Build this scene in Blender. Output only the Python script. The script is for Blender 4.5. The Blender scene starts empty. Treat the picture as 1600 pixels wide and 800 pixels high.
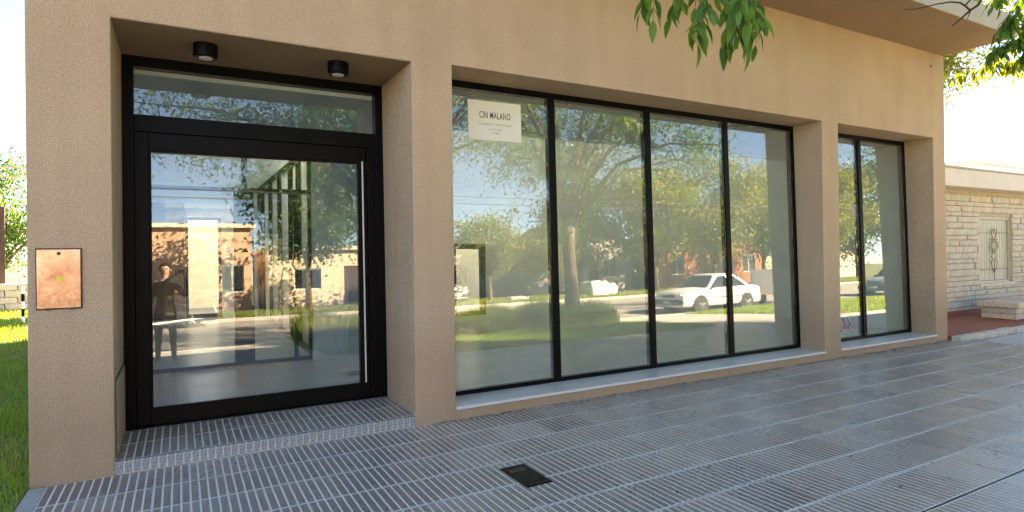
import bpy, bmesh, math, random
import numpy as np
from mathutils import Vector, Matrix, Euler

sc = bpy.context.scene
R = math.radians
# ------------------------------------------------------------------ camera
F_PX, YAW, PITCH, ROLL, CYPX = 933.435, R(29.076), R(0.199), R(-0.742), 388.159
CAM = Vector((0.0, -5.120, 1.57))
cam = bpy.data.cameras.new('camera')
cam.sensor_fit = 'HORIZONTAL'; cam.sensor_width = 36.0
cam.lens = 36.0 * F_PX / 1600.0
cam.shift_y = -(400.0 - CYPX) / 1600.0
cam.clip_start = 0.02; cam.clip_end = 2000
camo = bpy.data.objects.new('camera', cam)
sc.collection.objects.link(camo)
fw = Vector((math.sin(YAW) * math.cos(PITCH), math.cos(YAW) * math.cos(PITCH), math.sin(PITCH)))
rt = Vector((math.cos(YAW), -math.sin(YAW), 0.0)); up = rt.cross(fw)
rt2 = rt * math.cos(ROLL) + up * math.sin(ROLL)
up2 = -rt * math.sin(ROLL) + up * math.cos(ROLL)
m3 = Matrix((rt2, up2, -fw)).transposed()
camo.matrix_world = Matrix.Translation(CAM) @ m3.to_4x4()
sc.camera = camo

def cam_ray(px, py):
    v = fw + rt2 * ((px - 800) / F_PX) - up2 * ((py - CYPX) / F_PX)
    return v.normalized()

# ------------------------------------------------------------------ sky, sun, exposure
SUN_AZ, SUN_EL = R(50), R(27)          # azimuth from +Y towards +X
w = bpy.data.worlds.new('World'); sc.world = w; w.use_nodes = True
nt = w.node_tree; nt.nodes.clear()
out = nt.nodes.new('ShaderNodeOutputWorld'); bg = nt.nodes.new('ShaderNodeBackground')
sky = nt.nodes.new('ShaderNodeTexSky'); sky.sky_type = 'NISHITA'; sky.sun_disc = False
sky.sun_elevation = SUN_EL; sky.sun_rotation = SUN_AZ
sky.air_density = 1.0; sky.dust_density = 0.25; sky.ozone_density = 2.0; sky.altitude = 4200
bg.inputs['Strength'].default_value = 0.05
nt.links.new(sky.outputs[0], bg.inputs[0]); nt.links.new(bg.outputs[0], out.inputs[0])
sl = bpy.data.lights.new('sun', 'SUN'); sl.energy = 5.0; sl.angle = R(0.5); sl.color = (1.0, 0.86, 0.66)
so = bpy.data.objects.new('sun', sl); sc.collection.objects.link(so)
sd = Vector((math.sin(SUN_AZ) * math.cos(SUN_EL), math.cos(SUN_AZ) * math.cos(SUN_EL), math.sin(SUN_EL)))
so.rotation_euler = sd.to_track_quat('Z', 'Y').to_euler()
so.location = sd * 60
vs = sc.view_settings
vs.view_transform = 'Standard'; vs.look = 'None'; vs.gamma = 1.0; vs.use_curve_mapping = False
vs.exposure = 3.75
vs.use_white_balance = True; vs.white_balance_temperature = 8000; vs.white_balance_tint = 13
cy = sc.cycles
cy.use_denoising = True
try: cy.denoiser = 'OPENIMAGEDENOISE'
except Exception: pass
cy.max_bounces = 9; cy.diffuse_bounces = 5; cy.glossy_bounces = 5; cy.transmission_bounces = 6
cy.transparent_max_bounces = 16; cy.caustics_reflective = False; cy.caustics_refractive = False
cy.sample_clamp_indirect = 6.0

# ------------------------------------------------------------------ materials
MATS = {}
def principled(name):
    m = bpy.data.materials.new(name); m.use_nodes = True
    n = m.node_tree; b = n.nodes['Principled BSDF']
    MATS[name] = m
    return m, n, b
def setspec(b, v):
    if 'Specular IOR Level' in b.inputs: b.inputs['Specular IOR Level'].default_value = v
def mat(name, col, rough=0.6, metal=0.0, var=0.0, scale=8.0, col2=None, bump=0.0, bscale=60.0, bdist=0.01, spec=0.5,
        fine=0.0, fscale=150.0, stretch=None, detail=6.0):
    m, n, b = principled(name)
    b.inputs['Roughness'].default_value = rough; b.inputs['Metallic'].default_value = metal; setspec(b, spec)
    b.inputs['Base Color'].default_value = (*col, 1)
    tc = n.nodes.new('ShaderNodeTexCoord'); src = tc.outputs['Object']
    if stretch:
        mp = n.nodes.new('ShaderNodeMapping'); mp.inputs['Scale'].default_value = stretch
        n.links.new(src, mp.inputs[0]); src = mp.outputs[0]
    cur = None
    if var > 0 or col2:
        t = n.nodes.new('ShaderNodeTexNoise'); t.inputs['Scale'].default_value = scale; t.inputs['Detail'].default_value = detail
        t.inputs['Roughness'].default_value = 0.6
        n.links.new(src, t.inputs['Vector'])
        rp = n.nodes.new('ShaderNodeValToRGB')
        c2 = col2 if col2 else tuple(max(0, c * (1 + var)) for c in col)
        c1 = col if col2 else tuple(max(0, c * (1 - var)) for c in col)
        rp.color_ramp.elements[0].position = 0.32; rp.color_ramp.elements[1].position = 0.68
        rp.color_ramp.elements[0].color = (*c1, 1); rp.color_ramp.elements[1].color = (*c2, 1)
        n.links.new(t.outputs[0], rp.inputs[0]); cur = rp.outputs[0]
    if fine > 0:
        t2 = n.nodes.new('ShaderNodeTexNoise'); t2.inputs['Scale'].default_value = fscale; t2.inputs['Detail'].default_value = 3
        n.links.new(src, t2.inputs['Vector'])
        r2 = n.nodes.new('ShaderNodeValToRGB')
        r2.color_ramp.elements[0].position = 0.35; r2.color_ramp.elements[1].position = 0.65
        lo, hi = max(0, 1 - fine), 1 + fine
        r2.color_ramp.elements[0].color = (lo, lo, lo, 1); r2.color_ramp.elements[1].color = (hi, hi, hi, 1)
        n.links.new(t2.outputs[0], r2.inputs[0])
        mx = n.nodes.new('ShaderNodeMix'); mx.data_type = 'RGBA'; mx.blend_type = 'MULTIPLY'
        mx.inputs[0].default_value = 1.0
        if cur: n.links.new(cur, mx.inputs[6])
        else: mx.inputs[6].default_value = (*col, 1)
        n.links.new(r2.outputs[0], mx.inputs[7]); cur = mx.outputs[2]
    if cur: n.links.new(cur, b.inputs['Base Color'])
    if bump > 0:
        t3 = n.nodes.new('ShaderNodeTexNoise'); t3.inputs['Scale'].default_value = bscale; t3.inputs['Detail'].default_value = 4
        n.links.new(src, t3.inputs['Vector'])
        bp = n.nodes.new('ShaderNodeBump'); bp.inputs['Strength'].default_value = bump; bp.inputs['Distance'].default_value = bdist
        n.links.new(t3.outputs[0], bp.inputs['Height']); n.links.new(bp.outputs[0], b.inputs['Normal'])
    return m
def leafmat(name, cols, trans=0.35, rough=0.45):
    m, n, b = principled(name)
    a = n.nodes.new('ShaderNodeAttribute'); a.attribute_name = 'var'
    rp = n.nodes.new('ShaderNodeValToRGB')
    els = rp.color_ramp.elements
    els[0].position = 0.0; els[0].color = (*cols[0], 1); els[1].position = 1.0; els[1].color = (*cols[-1], 1)
    for i, c in enumerate(cols[1:-1]):
        e = els.new((i + 1) / (len(cols) - 1)); e.color = (*c, 1)
    n.links.new(a.outputs['Fac'], rp.inputs[0]); n.links.new(rp.outputs[0], b.inputs['Base Color'])
    b.inputs['Roughness'].default_value = rough; setspec(b, 0.35)
    tr = n.nodes.new('ShaderNodeBsdfTranslucent')
    mu = n.nodes.new('ShaderNodeMix'); mu.data_type = 'RGBA'; mu.blend_type = 'MULTIPLY'; mu.inputs[0].default_value = 1
    n.links.new(rp.outputs[0], mu.inputs[6]); mu.inputs[7].default_value = (1.7, 1.6, 0.6, 1)
    n.links.new(mu.outputs[2], tr.inputs[0])
    ms = n.nodes.new('ShaderNodeMixShader'); ms.inputs[0].default_value = trans
    o = n.nodes['Material Output']
    n.links.new(b.outputs[0], ms.inputs[1]); n.links.new(tr.outputs[0], ms.inputs[2]); n.links.new(ms.outputs[0], o.inputs[0])
    return m
def glassmat(name, base=0.08, gain=1.3, tint=(0.93, 0.96, 0.94), rough=0.0, wave=0.0, dust=0.0):
    m = bpy.data.materials.new(name); m.use_nodes = True; n = m.node_tree; n.nodes.clear(); MATS[name] = m
    o = n.nodes.new('ShaderNodeOutputMaterial'); ms = n.nodes.new('ShaderNodeMixShader')
    tr = n.nodes.new('ShaderNodeBsdfTransparent'); tr.inputs[0].default_value = (*tint, 1)
    gl = n.nodes.new('ShaderNodeBsdfGlossy'); gl.inputs['Roughness'].default_value = rough
    # Schlick reflectance, the same on both faces of the thin pane
    ge = n.nodes.new('ShaderNodeNewGeometry'); dp = n.nodes.new('ShaderNodeVectorMath'); dp.operation = 'DOT_PRODUCT'
    ab = n.nodes.new('ShaderNodeMath'); ab.operation = 'ABSOLUTE'; iv = n.nodes.new('ShaderNodeMath'); iv.operation = 'SUBTRACT'; iv.inputs[0].default_value = 1.0
    fr = n.nodes.new('ShaderNodeMath'); fr.operation = 'POWER'; fr.inputs[1].default_value = 5.0
    n.links.new(ge.outputs['Incoming'], dp.inputs[0]); n.links.new(ge.outputs['True Normal'], dp.inputs[1])
    n.links.new(dp.outputs['Value'], ab.inputs[0]); n.links.new(ab.outputs[0], iv.inputs[1]); n.links.new(iv.outputs[0], fr.inputs[0])
    ma = n.nodes.new('ShaderNodeMath'); ma.operation = 'MULTIPLY_ADD'; ma.inputs[1].default_value = gain; ma.inputs[2].default_value = base
    ma.use_clamp = True
    n.links.new(fr.outputs[0], ma.inputs[0]); n.links.new(ma.outputs[0], ms.inputs[0])
    n.links.new(tr.outputs[0], ms.inputs[1]); n.links.new(gl.outputs[0], ms.inputs[2]); n.links.new(ms.outputs[0], o.inputs[0])
    if dust > 0:
        tcd = n.nodes.new('ShaderNodeTexCoord'); td = n.nodes.new('ShaderNodeTexNoise'); td.inputs['Scale'].default_value = 2.5; td.inputs['Detail'].default_value = 8
        rd_ = n.nodes.new('ShaderNodeMapRange'); rd_.inputs[1].default_value = .35; rd_.inputs[2].default_value = .75; rd_.inputs[3].default_value = dust * .4; rd_.inputs[4].default_value = dust * 1.8
        df = n.nodes.new('ShaderNodeBsdfDiffuse'); df.inputs[0].default_value = (.6, .6, .56, 1); m2 = n.nodes.new('ShaderNodeMixShader')
        n.links.new(tcd.outputs['Object'], td.inputs[0]); n.links.new(td.outputs[0], rd_.inputs[0]); n.links.new(rd_.outputs[0], m2.inputs[0])
        n.links.new(ms.outputs[0], m2.inputs[1]); n.links.new(df.outputs[0], m2.inputs[2]); n.links.new(m2.outputs[0], o.inputs[0])
    if wave > 0:
        tc = n.nodes.new('ShaderNodeTexCoord'); tn = n.nodes.new('ShaderNodeTexNoise'); tn.inputs['Scale'].default_value = 1.6
        tn.inputs['Detail'].default_value = 1
        bp = n.nodes.new('ShaderNodeBump'); bp.inputs['Strength'].default_value = wave; bp.inputs['Distance'].default_value = 0.01
        n.links.new(tc.outputs['Object'], tn.inputs[0]); n.links.new(tn.outputs[0], bp.inputs['Height'])
        n.links.new(bp.outputs[0], gl.inputs['Normal'])
    return m

STUCCO = mat('tan_textured_stucco', (0.51, 0.365, 0.25), 0.93, var=0.07, scale=0.9, fine=0.2, fscale=100, bump=0.6, bscale=115, bdist=0.008, spec=0.2)
def weather(m, zdirt=0.55):
    n = m.node_tree; b = n.nodes['Principled BSDF']; src = b.inputs['Base Color'].links[0].from_socket
    tc = n.nodes.new('ShaderNodeTexCoord')
    mp = n.nodes.new('ShaderNodeMapping'); mp.inputs['Scale'].default_value = (3.2, 3.2, 0.22); n.links.new(tc.outputs['Object'], mp.inputs[0])
    t = n.nodes.new('ShaderNodeTexNoise'); t.inputs['Scale'].default_value = 1.5; t.inputs['Detail'].default_value = 5; n.links.new(mp.outputs[0], t.inputs[0])
    r = n.nodes.new('ShaderNodeValToRGB'); r.color_ramp.elements[0].position = .35; r.color_ramp.elements[0].color = (.95, .94, .93, 1)
    r.color_ramp.elements[1].position = .6; r.color_ramp.elements[1].color = (1, 1, 1, 1); n.links.new(t.outputs[0], r.inputs[0])
    t2 = n.nodes.new('ShaderNodeTexNoise'); t2.inputs['Scale'].default_value = 0.9; t2.inputs['Detail'].default_value = 7; n.links.new(tc.outputs['Object'], t2.inputs[0])
    sp = n.nodes.new('ShaderNodeSeparateXYZ'); n.links.new(tc.outputs['Object'], sp.inputs[0])
    ad = n.nodes.new('ShaderNodeMath'); ad.operation = 'MULTIPLY_ADD'; ad.inputs[1].default_value = -0.9; n.links.new(t2.outputs[0], ad.inputs[0]); n.links.new(sp.outputs['Z'], ad.inputs[2])
    r2 = n.nodes.new('ShaderNodeValToRGB'); r2.color_ramp.elements[0].position = 0.0; r2.color_ramp.elements[0].color = (.84, .81, .80, 1)
    r2.color_ramp.elements[1].position = zdirt; r2.color_ramp.elements[1].color = (1, 1, 1, 1); n.links.new(ad.outputs[0], r2.inputs[0])
    cur = src
    for rr in (r, r2):
        mx = n.nodes.new('ShaderNodeMix'); mx.data_type = 'RGBA'; mx.blend_type = 'MULTIPLY'; mx.inputs[0].default_value = 1
        n.links.new(cur, mx.inputs[6]); n.links.new(rr.outputs[0], mx.inputs[7]); cur = mx.outputs[2]
    n.links.new(cur, b.inputs['Base Color'])
weather(STUCCO)
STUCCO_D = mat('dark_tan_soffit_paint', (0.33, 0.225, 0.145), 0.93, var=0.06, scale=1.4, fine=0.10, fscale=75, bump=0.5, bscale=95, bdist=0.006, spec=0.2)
FASCIA = mat('grey_fascia_render', (0.42, 0.38, 0.33), 0.9, var=0.06, scale=2, fine=0.08, fscale=90, bump=0.3, bscale=90)
BLACK = mat('black_powder_coated_aluminium', (0.0022, 0.002, 0.0022), 0.4, var=0.2, scale=3, fine=0.1, fscale=200, spec=0.12)
MARBLE = mat('pale_marble_sill', (0.60, 0.59, 0.57), 0.35, var=0.08, scale=5, fine=0.08, fscale=120, col2=(0.66, 0.65, 0.63))
BAR = mat('grey_terrazzo_bar', (0.34, 0.29, 0.25), 0.27, var=0.14, scale=2.2, fine=0.55, fscale=190, bump=0.15, bscale=190, bdist=0.002, spec=0.5)
GROUT = mat('white_cement_groove', (0.88, 0.83, 0.77), 0.85, var=0.06, scale=6)
RISER = mat('pebbled_grey_riser', (0.30, 0.30, 0.31), 0.8, fine=0.75, fscale=110, bump=0.6, bscale=110, bdist=0.004)
CONC = mat('concrete_border', (0.42, 0.40, 0.37), 0.9, var=0.12, scale=4, fine=0.12, fscale=90, bump=0.25, bscale=70)
CONC_W = mat('pale_driveway_concrete', (0.46, 0.44, 0.41), 0.85, var=0.12, scale=1.2, fine=0.1, fscale=60, bump=0.2, bscale=60)
ASPH = mat('worn_concrete_road', (0.30, 0.28, 0.25), 0.85, var=0.12, scale=0.6, fine=0.25, fscale=60, bump=0.3, bscale=80)
EARTH = mat('lawn_soil', (0.12, 0.15, 0.045), 0.95, var=0.3, scale=0.8, fine=0.35, fscale=25, bump=0.5, bscale=20, col2=(0.13, 0.14, 0.05))
VERGEM = mat('verge_soil', (0.085, 0.11, 0.04), 0.95, fine=0.35, fscale=25, bump=0.5, bscale=20, scale=0.7, col2=(0.15, 0.14, 0.07))
DIRT = mat('sandy_dirt', (0.36, 0.30, 0.23), 0.95, var=0.15, scale=1.5, fine=0.2, fscale=50, bump=0.4, bscale=40)
WHITEW = mat('interior_white_paint', (0.74, 0.81, 0.83), 0.75, var=0.02, scale=1.5)
WHITEC = mat('white_ceiling_tile', (0.66, 0.66, 0.64), 0.9, fine=0.06, fscale=120)
CEILG = mat('ceiling_grid_metal', (0.30, 0.30, 0.29), 0.6)
INFLOOR = mat('interior_grey_tile', (0.60, 0.62, 0.62), 0.28, var=0.07, scale=1.3, fine=0.05, fscale=90)
WALLEXT = mat('side_wall_render', (0.36, 0.26, 0.17), 0.9, var=0.08, scale=2)
COPPER = mat('worn_coppery_metal', (0.28, 0.185, 0.14), 0.24, 0.95, scale=6, col2=(0.56, 0.40, 0.32), fine=0.12, fscale=45, bump=0.12, bscale=7, detail=3)
DKMETAL = mat('dark_worn_metal', (0.07, 0.06, 0.055), 0.5, 0.6, var=0.3, scale=20)
YELLOW = mat('yellow_label', (0.85, 0.72, 0.04), 0.5)
PAPER = mat('cream_paper', (0.78, 0.74, 0.64), 0.7, var=0.02, scale=3)
WPLAST = mat('white_plastic_sheet', (0.80, 0.81, 0.82), 0.45)
INK = mat('black_ink', (0.02, 0.018, 0.018), 0.6)
GREYINK = mat('grey_ink', (0.38, 0.36, 0.33), 0.7)
REDINK = mat('red_ink', (0.68, 0.02, 0.03), 0.5)
BLUEINK = mat('blue_ink', (0.10, 0.28, 0.45), 0.5)
LENSW = mat('frosted_lamp_lens', (0.55, 0.55, 0.54), 0.35)
STONE = mat('cream_cut_stone', (0.52, 0.43, 0.33), 0.9, scale=5, col2=(0.64, 0.55, 0.44), fine=0.22, fscale=40, bump=0.6, bscale=35, bdist=0.012)
STONE2 = mat('grey_weathered_stone', (0.46, 0.43, 0.38), 0.9, scale=5, col2=(0.60, 0.54, 0.44), fine=0.3, fscale=40, bump=0.6, bscale=35, bdist=0.012)
STONE3 = mat('ochre_cut_stone', (0.54, 0.42, 0.30), 0.9, scale=6, col2=(0.66, 0.55, 0.42), fine=0.2, fscale=40, bump=0.6, bscale=35, bdist=0.012)
MORTAR = mat('stone_wall_mortar', (0.50, 0.42, 0.31), 0.95, fine=0.2, fscale=40)
CREAM = mat('cream_fascia_paint', (0.68, 0.60, 0.50), 0.8, var=0.05, scale=2)
REDFLOOR = mat('red_painted_terrace', (0.26, 0.065, 0.035), 0.55, var=0.12, scale=2, fine=0.1, fscale=50)
SHUT = mat('beige_metal_shutter', (0.50, 0.46, 0.35), 0.5, var=0.05, scale=8)
IRON = mat('rusty_wrought_iron', (0.24, 0.15, 0.09), 0.7, var=0.2, scale=15)
BARK = mat('tree_bark', (0.11, 0.08, 0.055), 0.95, var=0.3, scale=5, bump=0.8, bscale=14, bdist=0.03, stretch=(1, 1, 0.3))
TWIG = mat('dead_twig', (0.05, 0.035, 0.025), 0.9)
LEAF_N = leafmat('ash_leaf_green', [(0.018, 0.05, 0.012), (0.045, 0.11, 0.018), (0.08, 0.17, 0.026), (0.14, 0.24, 0.04)], 0.38)
LEAF_T = leafmat('hanging_ash_leaf', [(0.035, 0.085, 0.015), (0.07, 0.15, 0.022), (0.11, 0.21, 0.03), (0.17, 0.28, 0.05)], 0.42)
LEAF_D = leafmat('dark_tree_leaf', [(0.02, 0.042, 0.012), (0.04, 0.075, 0.02), (0.07, 0.12, 0.03)], 0.3)
LEAF_Y = leafmat('sunlit_yellow_leaf', [(0.06, 0.09, 0.014), (0.14, 0.18, 0.026), (0.26, 0.27, 0.04)], 0.45)  # yellow of sunlit foliage put into the leaf colour
LEAF_W = leafmat('willow_leaf', [(0.04, 0.09, 0.02), (0.08, 0.16, 0.03), (0.13, 0.22, 0.05)], 0.4)
GRASSM = leafmat('lawn_blade', [(0.14, 0.23, 0.03), (0.21, 0.33, 0.04), (0.27, 0.39, 0.055), (0.40, 0.35, 0.11)], 0.35, 0.5)
WEEDM = leafmat('verge_weed_blade', [(0.07, 0.13, 0.025), (0.14, 0.21, 0.04), (0.25, 0.29, 0.07), (0.38, 0.36, 0.16)], 0.4, 0.5)
LITTERM = leafmat('dry_leaf', [(0.03, 0.018, 0.010), (0.07, 0.04, 0.02), (0.13, 0.08, 0.03), (0.10, 0.09, 0.05)], 0.1, 0.8)
GLASS = glassmat('shop_glass', 0.165, 0.8, (0.92, 0.95, 0.91), wave=0.012, dust=0.04)
GLASSD = glassmat('door_glass', 0.105, 0.8, (0.92, 0.95, 0.95), wave=0.010, dust=0.012)
GLASSI = glassmat('inner_glass', 0.03, 0.8, (0.94, 0.96, 0.96))
DARKGLASS = mat('dark_window_glass', (0.02, 0.025, 0.03), 0.05, spec=0.8)
TYRE = mat('tyre_rubber', (0.02, 0.02, 0.02), 0.85)
ALLOY = mat('alloy_rim', (0.55, 0.55, 0.55), 0.35, 0.6)
CARWHITE = mat('white_car_paint', (0.78, 0.77, 0.74), 0.25, var=0.02, scale=2)
CARBLUE = mat('silver_blue_car_paint', (0.35, 0.42, 0.52), 0.25, 0.3, var=0.03)
CARDARK = mat('dark_car_paint', (0.02, 0.025, 0.035), 0.2, var=0.1)
CARSILV = mat('silver_van_paint', (0.58, 0.56, 0.52), 0.3, 0.2, var=0.03)
TRIM = mat('black_car_trim', (0.025, 0.025, 0.025), 0.5)
LIGHTG = mat('headlamp_glass', (0.65, 0.66, 0.66), 0.1)
TAILR = mat('tail_lamp_red', (0.4, 0.02, 0.02), 0.2)
PLATE = mat('plate_white', (0.7, 0.7, 0.7), 0.5)
ORANGEW = mat('salmon_house_wall', (0.58, 0.38, 0.26), 0.9, var=0.10, scale=0.8, fine=0.08, fscale=12)
CREAMW = mat('cream_house_wall', (0.62, 0.52, 0.38), 0.9, var=0.06, scale=0.8)
GREYW = mat('grey_house_wall', (0.34, 0.32, 0.30), 0.9, var=0.12, scale=0.8)
BRICKW = mat('brick_red_wall', (0.30, 0.12, 0.07), 0.9, var=0.15, scale=1.5)
ROOFM = mat('dark_roof_sheet', (0.14, 0.12, 0.11), 0.7, var=0.15, scale=1)
WOODB = mat('dark_brown_boards', (0.06, 0.035, 0.025), 0.8, var=0.3, scale=4, stretch=(4, 4, 0.4))
WFRAME = mat('white_window_frame', (0.7, 0.69, 0.66), 0.5)
BAGM = mat('white_woven_bag', (0.68, 0.66, 0.60), 0.85, var=0.06, scale=6, bump=0.4, bscale=8, bdist=0.03)
SKIN = mat('skin', (0.42, 0.26, 0.18), 0.6)
CLOTHD = mat('dark_navy_cloth', (0.02, 0.022, 0.03), 0.9, bump=0.3, bscale=30)
JEANS = mat('dark_jeans', (0.03, 0.035, 0.05), 0.9, bump=0.3, bscale=40)
HAIR = mat('dark_hair', (0.015, 0.011, 0.009), 0.6)
SHOE = mat('dark_shoe', (0.02, 0.02, 0.022), 0.6)
CABLE = mat('overhead_cable_sheath', (0.06, 0.05, 0.045), 0.7)
CABLEY = mat('tan_cable_sheath', (0.50, 0.42, 0.22), 0.7)
WHITEP = mat('white_paint', (0.78, 0.77, 0.74), 0.6)

# ------------------------------------------------------------------ builders
COL = sc.collection
class MB:
    def __init__(s): s.v = []; s.f = []; s.m = []
    def quad(s, pts, mi=0):
        i = len(s.v); s.v += [tuple(p) for p in pts]; s.f.append(tuple(range(i, i + len(pts)))); s.m.append(mi)
    def box(s, x0, y0, z0, x1, y1, z1, mi=0):
        i = len(s.v)
        s.v += [(x0, y0, z0), (x1, y0, z0), (x1, y1, z0), (x0, y1, z0), (x0, y0, z1), (x1, y0, z1), (x1, y1, z1), (x0, y1, z1)]
        for q in ((0, 3, 2, 1), (4, 5, 6, 7), (0, 1, 5, 4), (1, 2, 6, 5), (2, 3, 7, 6), (3, 0, 4, 7)):
            s.f.append(tuple(i + k for k in q)); s.m.append(mi)
        return s
    def tube(s, pts, rad, n=8, mi=0, cap=True):
        pts = [Vector(p) for p in pts]
        if not hasattr(rad, '__len__'): rad = [rad] * len(pts)
        base = len(s.v); prev = None
        for k, p in enumerate(pts):
            d = (pts[min(k + 1, len(pts) - 1)] - pts[max(k - 1, 0)])
            if d.length < 1e-9: d = Vector((0, 0, 1))
            d.normalize()
            if prev is None:
                a = Vector((0, 0, 1)) if abs(d.z) < 0.9 else Vector((1, 0, 0))
                u = d.cross(a).normalized()
            else:
                u = (prev - d * prev.dot(d)).normalized()
            prev = u; v = d.cross(u)
            for j in range(n):
                t = 2 * math.pi * j / n
                q = p + (u * math.cos(t) + v * math.sin(t)) * rad[k]; s.v.append(tuple(q))
        for k in range(len(pts) - 1):
            for j in range(n):
                a = base + k * n + j; b = base + k * n + (j + 1) % n
                s.f.append((a, b, b + n, a + n)); s.m.append(mi)
        if cap:
            s.f.append(tuple(base + j for j in range(n - 1, -1, -1))); s.m.append(mi)
            e = base + (len(pts) - 1) * n
            s.f.append(tuple(e + j for j in range(n))); s.m.append(mi)
        return s
    def mesh(s, name, mats, smooth=False):
        me = bpy.data.meshes.new(name); me.from_pydata(s.v, [], s.f)
        for m in (mats if isinstance(mats, (list, tuple)) else [mats]): me.materials.append(m)
        me.polygons.foreach_set('material_index', s.m)
        if smooth: me.polygons.foreach_set('use_smooth', [True] * len(s.f))
        me.update(); return me
    def build(s, name, mats, parent=None, smooth=False, bevel=0.0, seg=2, loc=None, rot=None):
        return put(s.mesh(name, mats, smooth), name, parent, bevel, seg, loc, rot)
def put(me, name, parent=None, bevel=0.0, seg=2, loc=None, rot=None):
    if bevel > 0:
        bm = bmesh.new(); bm.from_mesh(me)
        bmesh.ops.remove_doubles(bm, verts=bm.verts, dist=1e-5)
        ed = [e for e in bm.edges if len(e.link_faces) == 2 and e.calc_face_angle(0) > R(25)]
        bmesh.ops.bevel(bm, geom=ed, offset=bevel, segments=seg, profile=0.5, affect='EDGES', clamp_overlap=True)
        bm.to_mesh(me); bm.free()
    o = bpy.data.objects.new(name, me); COL.objects.link(o)
    if parent: o.parent = parent
    if loc: o.location = loc
    if rot: o.rotation_euler = rot
    return o
def box(name, b, m, parent=None, bevel=0.0, seg=2):
    return MB().box(*b).build(name, m, parent, bevel=bevel, seg=seg)
def empty(name, loc=(0, 0, 0), rz=0.0, parent=None):
    o = bpy.data.objects.new(name, None); COL.objects.link(o); o.location = loc; o.rotation_euler = (0, 0, rz)
    o.empty_display_size = 0.2
    if parent: o.parent = parent
    return o
def tag(o, label, cat, group=None):
    o['label'] = label; o['category'] = cat
    if group: o['group'] = group
    return o
def struct(o): o['kind'] = 'structure'; return o
def stuff(o): o['kind'] = 'stuff'; return o
def linked(me, name, parent, loc=(0, 0, 0), rot=(0, 0, 0), scale=(1, 1, 1)):
    o = bpy.data.objects.new(name, me); COL.objects.link(o); o.parent = parent
    o.location = loc; o.rotation_euler = rot; o.scale = scale
    return o
def text(name, body, size, m, parent, loc, rot, xs=1.0, align='CENTER', extr=0.0006, bold=0.0, space=1.0):
    c = bpy.data.curves.new(name, 'FONT'); c.body = body; c.size = size; c.align_x = align; c.extrude = extr
    c.resolution_u = 3; c.offset = bold; c.space_character = space
    t = bpy.data.objects.new(name, c); COL.objects.link(t)
    dg = bpy.context.evaluated_depsgraph_get()
    me = bpy.data.meshes.new_from_object(t.evaluated_get(dg))
    COL.objects.unlink(t); bpy.data.objects.remove(t)
    me.materials.clear(); me.materials.append(m)
    o = bpy.data.objects.new(name, me); COL.objects.link(o); o.parent = parent
    o.location = loc; o.rotation_euler = rot; o.scale = (xs, 1, 1)
    return o
def wall_grid(xs, zs, hole, y0, y1):
    """a wall in the xz plane between y0 (front) and y1 (back); hole(xc, zc) says which cells are open"""
    mb = MB(); nx, nz = len(xs) - 1, len(zs) - 1
    op = [[hole((xs[i] + xs[i + 1]) / 2, (zs[j] + zs[j + 1]) / 2) for j in range(nz)] for i in range(nx)]
    def solid(i, j): return 0 <= i < nx and 0 <= j < nz and not op[i][j]
    for i in range(nx):
        for j in range(nz):
            if op[i][j]: continue
            a, b, c, d = xs[i], xs[i + 1], zs[j], zs[j + 1]
            mb.quad([(a, y0, c), (b, y0, c), (b, y0, d), (a, y0, d)])
            mb.quad([(b, y1, c), (a, y1, c), (a, y1, d), (b, y1, d)])
            if not solid(i - 1, j): mb.quad([(a, y1, c), (a, y0, c), (a, y0, d), (a, y1, d)])
            if not solid(i + 1, j): mb.quad([(b, y0, c), (b, y1, c), (b, y1, d), (b, y0, d)])
            if not solid(i, j - 1): mb.quad([(a, y1, c), (b, y1, c), (b, y0, c), (a, y0, c)])
            if not solid(i, j + 1): mb.quad([(a, y0, d), (b, y0, d), (b, y1, d), (a, y1, d)])
    return mb
def weld(me, dist=1e-5):
    bm = bmesh.new(); bm.from_mesh(me); bmesh.ops.remove_doubles(bm, verts=bm.verts, dist=dist); bm.to_mesh(me); bm.free(); return me

# ------------------------------------------------------------------ ground, road, lawn, pavement base
rng = np.random.default_rng(7); random.seed(7)
struct(MB().box(-500, -500, -1.2, 500, 500, -0.46).build('ground', EARTH))
struct(MB().box(-250, -22.0, -0.9, 250, -9.0, -0.35).build('road', ASPH))
lawnL = struct(MB().box(-120, -3.62, -0.6, -0.912, 90, -0.03).build('lawn', EARTH))
struct(MB().box(-0.912, 10.72, -0.6, 11.05, 90, -0.031).build('courtyard', DIRT))
struct(MB().box(11.05, -0.2, -0.6, 140, 90, -0.032).build('neighbour_plot', DIRT))
struct(MB().box(11.24, -3.62, -0.6, 140, -0.2, -0.02).build('footpath', CONC_W))
def verge(name, x0, x1, m):
    mb = MB(); ys = [-3.62, -4.2, -6.0, -8.85]; zs = [-0.03, -0.03, -0.08, -0.21]
    for k in range(3):
        mb.quad([(x0, ys[k + 1], zs[k + 1]), (x1, ys[k + 1], zs[k + 1]), (x1, ys[k], zs[k]), (x0, ys[k], zs[k])])
    mb.quad([(x0, -8.85, -0.6), (x1, -8.85, -0.6), (x1, -8.85, -0.21), (x0, -8.85, -0.21)])
    for xx in (x0, x1): mb.quad([(xx, -3.62, -0.6), (xx, -8.85, -0.6), (xx, -8.85, -0.21), (xx, -6.0, -0.08), (xx, -4.2, -0.03), (xx, -3.62, -0.03)])
    mb.quad([(x0, -3.62, -0.6), (x0, -3.62, -0.03), (x1, -3.62, -0.03), (x1, -3.62, -0.6)])
    return struct(mb.build(name, m))
verge('grass_verge', -120, -1.6, VERGEM); verge('grass_verge', 2.3, 10.6, VERGEM); verge('grass_verge', 14.6, 140, VERGEM)
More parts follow.
